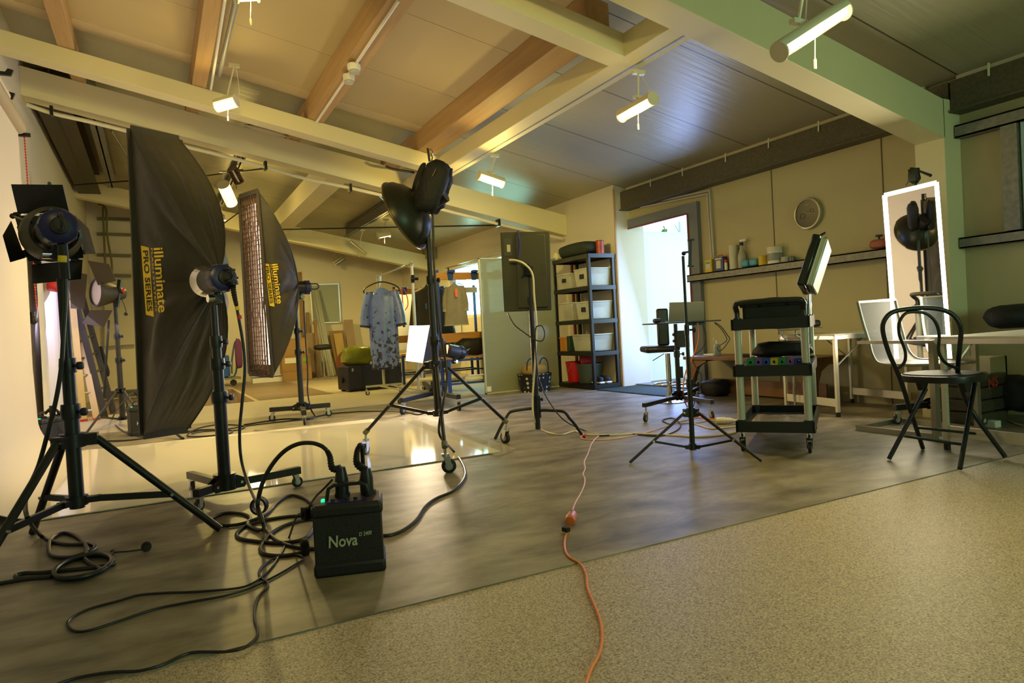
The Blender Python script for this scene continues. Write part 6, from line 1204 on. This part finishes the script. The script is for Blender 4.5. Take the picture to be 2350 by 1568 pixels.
# ================================================================ BENCHES WITH COAT HOOKS
def hook_bench(label, x0, x1, yf, yb, hook=True, sz=.53):
    t = thing('coat_bench', label, 'bench', ((x0+x1)/2, (yf+yb)/2, 0), 'changing room benches'); ym = (yf+yb)/2
    for x in ([x0+.02, x1-.05] if x1-x0 > 1.5 else [x0+.02, x1-.05]):
        for y in (yf, yb): MB().box((x, y, sz/2-.01), (.04, .04, sz-.02)).build('leg', blue, t)
        MB().box((x, ym, .9), (.04, .04, 1.7)).build('post', blue, t)
        b = MB(); b.box((x, ym, sz-.05), (.035, yb-yf, .035)).box((x, ym, .16), (.03, yb-yf, .03)); b.build('side_rail', blue, t)
    b = MB(); b.box(((x0+x1)/2, yf, sz-.04), (x1-x0-.04, .03, .03)).box(((x0+x1)/2, yf, .17), (x1-x0-.04, .025, .025)).box(((x0+x1)/2, yb, .17), (x1-x0-.04, .025, .025)); b.build('frame_rail', blue, t)
    for k in range(4): MB().box(((x0+x1)/2, yf+(yb-yf)*(.08+.28*k), sz-.005), (x1-x0, (yb-yf)*.24, .025)).build('seat_slat', woodo, t, bevel=.003)
    zb = .84
    for z, h in ((zb-.04, .13), (1.66, .10)): MB().box(((x0+x1)/2, ym-.03, z), (x1-x0, .022, h)).build('back_slat', woodo, t, bevel=.003)
    n = int((x1-x0)/.36)
    for k in range(n):
        x = x0+.2+k*.36; b = MB(); b.prism([(-.03, -.06), (.03, -.06), (.045, .05), (-.045, .05)], (x, ym-.05, 1.66), (1, 0, 0), (0, 0, 1), .02); b.lathe([(.05, -.012), (.055, .012), (.03, .02)], (x, ym-.08, 1.72), (0, 0, 1), 14); b.build('hook', blue, t)
    return t
hook_bench('blue and orange hook bench partly behind the translucent panel', 3.50, 4.95, 8.62, 9.12)
hook_bench('rear blue and orange hook bench below the side window', 3.85, 5.5, 11.6, 12.15)
# white sheet hung behind
g = [[Vector((4.0+1.6*i/16, 12.95+.02*math.sin(i*.9+j*.3), 1.74-.06*math.sin(i*.5)-1.1*j/10)) for i in range(17)] for j in range(11)]
MB().sheet(g, .003).build('white_sheet', mat('white_plastic_sheet', (.85, .85, .88), .5, 0, .05, 4, .3, 8), None, 'white plastic sheet hanging behind the rear hook bench', cat='sheet')
# garments
def garment(name, label, c, axis, w0, w1, w2, h, th, m, sleeves=None, folds=5, slm=None, hem=None, col=None, amp=.02, lean=0):
    c = Vector(c); ax = Vector((axis[0], axis[1], 0)).normalized(); ny = Vector((-ax.y, ax.x, 0)); t = thing(name, label, name, c-Vector((0, 0, h)))
    def ring(u):
        z = c.z-h*u; wd = (w0+(w1-w0)*min(1, u/.12)) if u < .12 else w1+(w2-w1)*((u-.12)/.88); p = []
        for k in range(40):
            a = 2*math.pi*k/40; fo = 1+amp*6*math.sin(a*folds+u*1.5)*min(1, u*2)
            p.append(c+ax*(math.cos(a)*wd/2+lean*u)+ny*math.sin(a)*th/2*fo*(1 if u > .05 else .5)+Vector((0, 0, -h*u-(abs(math.cos(a))**2)*.05*(1-min(1, u/.12)))))
        return p
    us = [i/24 for i in range(25)]; vs = []; [vs.extend(ring(u)) for u in us]
    MB().add(vs, [(i*40+k, i*40+(k+1) % 40, (i+1)*40+(k+1) % 40, (i+1)*40+k) for i in range(24) for k in range(40)]+[tuple(range(39, -1, -1))]).build('garment_body', m, t, ang=80)
    if hem: 
        vs = ring(.975)+ring(1.0); cc = c; MB().add([v+(v-(c+ax*lean-Vector((0, 0, h))))*.02*Vector((1, 1, 0)).length*0+Vector((v.x-c.x, v.y-c.y, 0))*.03 for v in vs], [(k, (k+1) % 40, 40+(k+1) % 40, 40+k) for k in range(40)]).build('hem', hem, t)
    if sleeves:
        l_, out, drop, r_ = sleeves
        for s_ in (-1, 1):
            a = c+ax*s_*w1*.42+Vector((0, 0, -.06)); e = c+ax*s_*(w1*.5+out)+Vector((0, 0, -drop)); MB().tube(spline([a, a.lerp(e, .5)+ax*s_*.02, e], 5), [r_*(.8+.3*i/10)*(1+.06*math.sin(i*2)) for i in range(11)], 14).build('sleeve', m, t)
            if hem: MB().tube([e+(a-e).normalized()*.03, e-(a-e).normalized()*.005], r_*1.14, 14).build('cuff', hem, t)
    return t
rm_ = mat('blue_satin', (.06, .11, .42), .28, 0, .3, 6, .5, 10, col2=(.24, .34, .80), sheen=.2)
nt = rm_.node_tree; N = nt.nodes; tc = [n for n in N if n.type == 'TEX_COORD'][0]; vr = N.new('ShaderNodeTexNoise'); vr.inputs['Scale'].default_value = 17; vr.inputs['Detail'].default_value = 3; nt.links.new(tc.outputs['Object'], vr.inputs['Vector'])
sp_ = N.new('ShaderNodeSeparateXYZ'); nt.links.new(tc.outputs['Object'], sp_.inputs[0]); mm = N.new('ShaderNodeMapRange'); mm.inputs[1].default_value = .0; mm.inputs[2].default_value = 1.0; mm.inputs[3].default_value = .07; mm.inputs[4].default_value = -.10; nt.links.new(sp_.outputs['Z'], mm.inputs[0])
ad = N.new('ShaderNodeMath'); nt.links.new(vr.outputs['Fac'], ad.inputs[0]); nt.links.new(mm.outputs[0], ad.inputs[1]); gt = N.new('ShaderNodeMath'); gt.operation = 'GREATER_THAN'; gt.inputs[1].default_value = .57; nt.links.new(ad.outputs[0], gt.inputs[0])
mxx = [n for n in N if n.type == 'MIX_RGB'][0]; m3 = N.new('ShaderNodeMixRGB'); nt.links.new(gt.outputs[0], m3.inputs[0]); nt.links.new(mxx.outputs[0], m3.inputs[1]); m3.inputs[2].default_value = (.03, .028, .05, 1); nt.links.new(m3.outputs[0], N['Principled BSDF'].inputs['Base Color'])
# rail
rkk = thing('clothes_rail', 'grey wheeled clothes rail carrying the blue robe', 'clothes rail', (3.02, 9.2, 0)); rg = mat('rail_grey', (.42, .42, .34), .4, .3)
pN, pF = Vector((3.0, 8.42, 0)), Vector((3.05, 10.1, 0)); zr = 1.79
for p in (pN, pF):
    MB().cyl(p+Vector((0, 0, .12)), p+Vector((0, 0, zr+(.03 if p is pN else -.02))), .02, 12).build('post', rg, rkk)
    MB().bar(p+Vector((-.28, 0, .13)), p+Vector((.28, 0, .13)), .03, .03).build('foot', rg, rkk)
    for s_ in (-.26, .26): caster(rkk, p+Vector((s_, 0, 0)), .032, (1, 0))
    MB().box(p+Vector((0, 0, zr)), (.035, .04, .05)).build('joint', chrome, rkk, bevel=.006)
for s_ in (-.08, .08): MB().bar(pN+Vector((s_, 0, .13)), pF+Vector((s_, 0, .13)), .02, .02).build('base_rail', rg, rkk)
MB().cyl(pN+Vector((0, 0, zr)), pF+Vector((0, 0, zr)), .014, 12).build('hanging_rail', chrome, rkk)
hp = Vector((3.05, 9.95, 1.66)); axr = RW.col[0]
hg = thing('coat_hanger', 'black plastic hanger holding the blue robe', 'hanger', hp); axv = Vector((axr.x, axr.y, 0)).normalized()
MB().tube(spline([hp-axv*.27+Vector((0, 0, -.10)), hp-axv*.2+Vector((0, 0, -.03)), hp+Vector((0, 0, .03)), hp+axv*.2+Vector((0, 0, -.03)), hp+axv*.27+Vector((0, 0, -.10)), hp+axv*.2+Vector((0, 0, -.125)), hp-axv*.2+Vector((0, 0, -.125))], 6, True), .010, 8, True).build('hanger_frame', blk, hg)
MB().tube(spline([hp+Vector((0, 0, .03)), hp+Vector((0, 0, .10)), hp+Vector((.015, .0, .15)), hp+Vector((0, 0, .165)), hp+Vector((-.012, 0, .15))], 5), .003, 6).build('hook', chrome, hg)
for k in range(3): MB().tube(spline([hp+Vector((.0, .03*k+.02, -.02)), hp+Vector((0, .03*k+.02, .08)), hp+Vector((.012, .03*k+.02, .13)), hp+Vector((0, .03*k+.02, .145))], 4), .003, 6).build('hook', wpl, hg)
garment('robe', 'long shiny blue patterned robe hanging on the wheeled rail', (3.05, 9.95, 1.60), axr, .22, .44, .42, 1.22, .16, rm_, (.0, .05, .58, .075), 8, amp=.05, hem=mat('dark_blue_trim', (.012, .014, .035), .6))
garment('coat', 'long black coat hanging behind the tall stand', on(985, 650, (4.1, 11.62)), axr, .18, .62, .95, 1.25, .2, nyl, None, 5)
MB().box(on(978, 703, (4.1, 11.62), -.13), (.03, .01, .10)).build('zip_tag', mat('bright_blue_tag', (.03, .15, .5), .5), None, 'small bright blue tag on the long black coat', cat='tag')
jk = garment('jacket', 'quilted beige jacket hanging on a hook left of the translucent panel', on(1042, 648, (3.9, 8.65)), axr, .05, .24, .34, .60, .13, mat('beige_quilt', (.30, .27, .18), .8, 0, .3, 10, .5, 30, col2=(.18, .17, .15)), (.0, .02, .40, .036), 5, hem=mat('grey_lining', (.3, .32, .26), .7))
MB().box(on(1047, 672, (3.9, 8.65), -.12), (.035, .01, .11)).build('orange_ribbon', mat('orange_ribbon', (.75, .14, .02), .5), None, 'orange ribbon at the collar of the beige jacket', cat='ribbon')
ly = thing('lanyard', 'red lanyard with a black badge hanging beside the blue robe', 'lanyard', on(928, 660, (4.0, 11.7))); q = lambda x, y: on(x, y, (4.0, 11.7), -.2)
b = MB(); b.tube(spline([q(922, 662), q(924, 690), q(927, 730)], 5), .010, 6); b.tube(spline([q(926, 662), q(934, 680), q(936, 700), q(930, 712)], 5), .008, 6); b.build('ribbon', red, ly); MB().box(q(927, 745), (.04, .01, .09)).build('badge', blk, ly)
t = thing('sports_bag', 'black sports bag with a white swoosh on the front bench', 'bag', (4.4, 8.85, .55)); qq = on(1075, 808, (4.3, 8.8)); lump('bag_body', None, (qq.x, 8.85, .66), (.5, .3, .24), Matrix.Identity(3), nyl, 'b', 12, .15, par=t)
q = lambda x, y: on(x, y, (qq.x, 8.85), -.19); b = MB(); a_ = [q(1058, 806), q(1062, 807), q(1070, 804), q(1080, 799), q(1070, 808), q(1062, 811)]; b.add(a_, [(0, 1, 2, 3, 4, 5)]); b.build('swoosh', wpl, t, 'white curved mark')
lump('crumpled_paper', 'crumpled white paper on the lower rail of the front bench', on(1085, 868, (4.2, 8.8)), (.34, .25, .10), Matrix.Identity(3), wpl, 'paper', 19, .35)
lump('shoe', 'black shoe lying on the floor under the rear bench', F(990, 890, .04), (.3, .12, .08), Matrix.Identity(3), nyl, 'shoe', 29, .1)
# ================================================================ FAR END
cs_ = thing('hard_case', 'long dark blue case on the floor under the blue robe', 'case', (3.3, 11.1, 0)); CF = Fr((2.72, 10.95, 0), (1, .18)); rbox(MB(), CF, 0, .98, 0, .42, .03, .42).build('case_body', mat('blue_black_case', (.016, .015, .03), .5, 0, .2, 10), cs_, bevel=.02)
b = MB(); 
for x in (.25, .7): rbox(b, CF, x, x+.04, -.008, .43, .02, .425)
b.build('strap', nyl, cs_); MB().cyl(CF(-.01, .2, .2), CF(-.04, .2, .2), .05, 14).build('side_handle', blk, cs_); MB().box(CF(.08, -.01, .36), (.03, .01, .05)).build('latch', chrome, cs_)
b = MB(); rbox(b, CF, .04, .1, .05, .1, 0, .03); rbox(b, CF, .88, .94, .05, .1, 0, .03); rbox(b, CF, .04, .1, .32, .38, 0, .03); rbox(b, CF, .88, .94, .32, .38, 0, .03); b.build('foot', blk, cs_)
lump('plastic_bag', 'yellow green plastic bag on top of the long dark case', CF(.28, .2, .57), (.52, .35, .32), Matrix.Identity(3), mat('yellow_green_film', (.16, .18, .015), .3, 0, .4, 8, .6, 15), 'bag', 41, .2)
YW = 16.578
wb = thing('whiteboard', 'grey metal framed board hanging on the far wall', 'board', P(747, 697, 1, YW)); q = [P(x, y, 1, YW) for x, y in ((711, 654), (776, 652), (781, 740), (717, 742))]; MB().hexa(q, [p-Vector((0, .02, 0)) for p in q]).build('board_surface', mat('grey_green_board', (.30, .34, .28), .5), wb)
b = MB(); [b.bar(q[i]-Vector((0, .02, 0)), q[(i+1) % 4]-Vector((0, .02, 0)), .03, .03) for i in range(4)]; b.build('board_frame', alu, wb)
def board(label, pts, y, th, m, nm='board', cat='board', group='boards leaning on the far wall'):
    q = [P(x, yy, 1, y) for x, yy in pts]; dz = min(q[2].z, q[3].z)
    for k in (2, 3): q[k] = Vector((q[k].x, q[k].y, .008))
    for k in (0, 1): q[k] = q[k]+Vector((0, .12, 0))
    return MB().hexa(q, [p+Vector((0, th, 0)) for p in q]).build(nm, m, None, label, cat=cat, group=group, smooth=False)
w1_, w2_, w3_ = mat('light_oak', (.42, .29, .10), .6, 0, .25, 3, stretch=(8, 1, .8)), mat('dark_oak', (.24, .14, .05), .6, 0, .25, 3, stretch=(8, 1, .8)), mat('grey_wood', (.30, .22, .15), .6, 0, .2, 3, stretch=(8, 1, .8))
board('wide brown board leaning behind the pale oak board', ((758, 760), (792, 758), (808, 862), (775, 866)), 16.2, .03, w2_)
board('pale oak board leaning left of the grey brown plank', ((768, 766), (788, 764), (800, 860), (782, 862)), 16.1, .03, w1_)
board('tall grey brown plank leaning behind the yellow green bag', ((792, 734), (812, 733), (826, 858), (806, 860)), 16.25, .03, w3_)
board('narrow dark plank leaning behind the saddle stool', ((722, 734), (729, 733), (736, 868), (730, 869)), 16.15, .04, w2_)
board('tall thin post standing behind the boxes', ((704, 717), (711, 716), (716, 868), (709, 868)), 16.4, .05, w2_)
board('wide plywood board behind the cardboard boxes', ((700, 765), (724, 764), (728, 868), (704, 870)), 16.3, .03, w3_)
board('thin post rising above the honeycomb softbox head', ((686, 624), (694, 623), (700, 800), (692, 800)), 16.45, .04, w2_)
b = MB()
for k, (xa, xb) in enumerate(((717, 737), (721, 742), (724, 746), (728, 749))):
    MB().bar(P(xa, 662, 1, 16.45), Vector((P(xb, 790, 1, 16.1).x+.12, 16.05, .01)), .03, .03).build('metal_profile', mat('silver_profile', (.55, .56, .5), .35, .5), None, ['leftmost of the silver profiles leaning on the far wall', 'second silver profile leaning before the grey board', 'third silver profile leaning before the grey board', 'rightmost of the silver profiles leaning on the far wall'][k], cat='metal profile', group='silver profiles leaning on the far wall')
def carton(label, px0, py0, px1, py1, y, d, m, nm='cardboard_box', group=None, z0=None, lab=None):
    a, c = P(px0, py1, 1, y), P(px1, py0, 1, y); zb = max(0, a.z) if z0 is None else z0
    t = thing(nm, label, 'box', ((a.x+c.x)/2, y+d/2, zb), group); MB().box(((a.x+c.x)/2, y+d/2, (zb+c.z)/2), (c.x-a.x, d, c.z-zb)).build('carton', m, t, smooth=False)
    MB().box(((a.x+c.x)/2, y-.002, c.z-.03), (c.x-a.x, .004, .01)).build('tape', mat('brown_tape', (.28, .17, .06), .4), t); return t, a, c
_, a_, ca = carton('bottom cardboard box with printed lines in the box stack', 650, 846, 715, 872, 15.6, .5, card, z0=.005)
t, a_, cb_ = carton('middle cardboard box with a white label in the stack', 648, 812, 712, 846, 15.62, .48, card, z0=ca.z+.002); MB().box((P(668, 828, 1, 15.6).x, 15.612, P(668, 828, 1, 15.6).z), (.26, .006, .12)).build('label', wpl, t); MB().box((P(699, 826, 1, 15.6).x, 15.612, P(699, 826, 1, 15.6).z), (.07, .006, .08)).build('sticker', mat('green_sticker', (.15, .5, .03), .5), t)
carton('top cardboard box hidden partly by the honeycomb softbox', 652, 775, 705, 812, 15.65, .45, card, z0=cb_.z+.002)
t, a_, cc_ = carton('flat white printed carton on the floor left of the box stack', 580, 860, 649, 878, 15.7, .4, wpl, 'white_box', z0=.005); MB().box(((a_.x+cc_.x)/2, 15.695, .13), (cc_.x-a_.x, .006, .012)).build('blue_stripe', mat('blue_stripe', (.03, .06, .5), .5), t)
carton('white printed carton standing behind the flat one', 600, 820, 647, 862, 15.95, .3, wpl, 'white_box', z0=cc_.z)
t = thing('saddle_stool', 'stool with black saddle seat and chrome foot by the far wall', 'stool', (3.4, 15.4, 0)); so = F(747, 868); so = Vector((P(745, 868, 1, 15.2).x, 15.2, 0))
lump('seat', None, Vector((so.x, 15.2, on(742, 797, so).z)), (.38, .28, .12), Matrix.Identity(3), nyl, 's', 3, .12, par=t); MB().cyl(so+Vector((0, 0, .05)), Vector((so.x, 15.2, on(742, 802, so).z)), .02, 12).build('column', chrome, t)
for k in range(5): a = 2*math.pi*k/5; MB().bar(so+Vector((0, 0, .06)), so+Vector((.25*math.cos(a), .25*math.sin(a), .02)), .03, .02).build('leg', chrome, t)
t = thing('round_tray', 'dark red round wooden disc leaning behind the yellow green bag', 'disc', P(803, 830, 1, 15.8)); q = P(802, 832, 1, 15.8); MB().cyl(q, q+Vector((0, .04, .008)), q.z-.0 if q.z < .4 else .38, 32).build('disc', mat('mahogany', (.20, .06, .03), .4), t)
pt = thing('platform_trolley', 'blue platform trolley with tubular handle at the far wall', 'trolley', P(500, 870, 1, 15.5)); PX = lambda x, y: P(x, y, 1, 15.5)
MB().box((P(510, 868, 1, 15.7).x-.1, 15.7, .16), (.9, .5, .04)).build('deck', mat('grey_deck', (.2, .2, .18), .5), pt); MB().tube(spline([PX(524, 865), PX(538, 862), PX(543, 845), PX(543, 820), PX(548, 790), PX(542, 783), PX(537, 795), PX(532, 830), PX(532, 858)], 5), .02, 8).build('handle', mat('teal_tube', (.08, .14, .16), .4, .3), pt)
for x in (-.5, .2): MB().cyl((P(510, 868, 1, 15.7).x+x, 15.5, .07), (P(510, 868, 1, 15.7).x+x, 15.54, .07), .065, 18).build('wheel', rub, pt)
MB().box((P(509, 840, 1, 15.6).x, 15.7, .42), (.30, .3, .46)).build('blue_crate', mat('blue_crate', (.02, .10, .42), .5), None, 'bright blue crate standing on the platform trolley', cat='crate', bevel=.02)
lump('cloth', 'purple cloth hanging on the platform trolley handle', PX(547, 812)+Vector((0, -.06, 0)), (.14, .08, .62), Matrix.Identity(3), mat('purple_cloth', (.14, .04, .14), .8), 'cloth', 17, .15)
# shelf rails, pipes and white cupboard panel on the far left wall
b = MB()
for y_ in (502, 537, 585, 631): b.bar(P(222, y_, 1, 16.5), P(301, y_+2, 1, 16.5), .05, .06)
struct(b, 'trim_shelf_rail', mat('grey_rail', (.14, .13, .08), .5, .3), smooth=False)
b = MB(); b.tube([P(236, 475, 1, 16.4), P(242, 620, 1, 16.4)], .02, 8); b.tube(spline([P(225, 468, 1, 16.4), P(243, 480, 1, 16.4), P(246, 540, 1, 16.35), P(256, 600, 1, 16.35), P(257, 640, 1, 16.35)], 5), .02, 8); struct(b, 'trim_pipe', mat('olive_pipe', (.16, .15, .06), .5))
q = [P(x, y, 1, 16.5) for x, y in ((240, 643), (306, 643), (314, 790), (240, 795))]; MB().hexa(q, [p+Vector((0, -.04, 0)) for p in q]).build('wall_panel', mat('white_cupboard', (.55, .53, .45), .5), None, 'white flat panel fixed on the far left wall', cat='panel', smooth=False)
MB().box((-.55, 14.9, .06), (.8, .4, .11)).build('floor_trunk', mat('dark_floor_box', (.09, .09, .08), .6), None, 'low dark box on the floor at the far left wall', cat='box')
# ladders
def ladder(label, a0, a1, b0_, b1_, m, n=9, lean=None, yel_=False, foot=red, rung=steel):
    # a0/a1 foot and top of one stile, b0/b1 of the other
    t = thing('ladder', label, 'ladder', (a0+b0_)/2, 'ladders leaning on the left wall')
    for p, q in ((a0, a1), (b0_, b1_)):
        MB().bar(p+Vector((0, 0, .03)), q, .03, .075, up=(1, 0, 0)).build('stile', m, t); MB().bar(p, p+(q-p).normalized()*.09, .036, .082, up=(1, 0, 0)).build('foot', foot, t)
    for k in range(n): f_ = (k+.6)/n; MB().cyl(a0.lerp(a1, f_), b0_.lerp(b1_, f_), .016, 8).build('rung', rung, t)
    return t
la, lb_ = F(193, 968), F(222, 965); ya = la.y
ladder('yellowish aluminium ladder with red feet leaning at the left wall', la, P(166, 690, 1, ya+.2), lb_, P(168, 690, 1, ya+.5), mat('yellow_alu', (.55, .42, .18), .3, .5), 7)
la, lb_ = F(241, 961), F(260, 947); ladder('grey ladder leaning behind the aluminium ladder', la, P(160, 640, 1, la.y+.1), lb_, P(178, 640, 1, lb_.y+.3), mat('grey_ladder', (.05, .045, .04), .6, 0), 8, foot=blk, rung=blkm)
lump('fire_blanket', 'small red object on the left wall behind the near barn door lamp', P(122, 655, 1, 9.0), (.12, .25, .14), Matrix.Identity(3), red, 'box', 2, .1)
lump('speaker', 'small dark wedge fixed high on the left wall', P(119, 424, 1, 9.0)+Vector((-.02, 0, -.05)), (.04, .12, .16), Matrix.Identity(3), mat('dark_wedge', (.05, .06, .03), .5), 'speaker', 2, .1)
MB().tube(spline([P(232, 795, 1, 11.5), P(240, 830, 1, 11.5), P(247, 852, 1, 11.5), P(245, 862, 1, 11.5), P(238, 850, 1, 11.5)], 5), .025, 8).build('strap', nyl, None, 'wide black strap hanging from the grey ladder', cat='strap')
MB().box(P(985, 580, 0, 5.5)+Vector((0, 0, 0)), (.22, .3, .3)).build('wall_box', mat('olive_wall_box', (.30, .27, .15), .6), None, 'small olive box high on the lined wall at the far corner', cat='box')
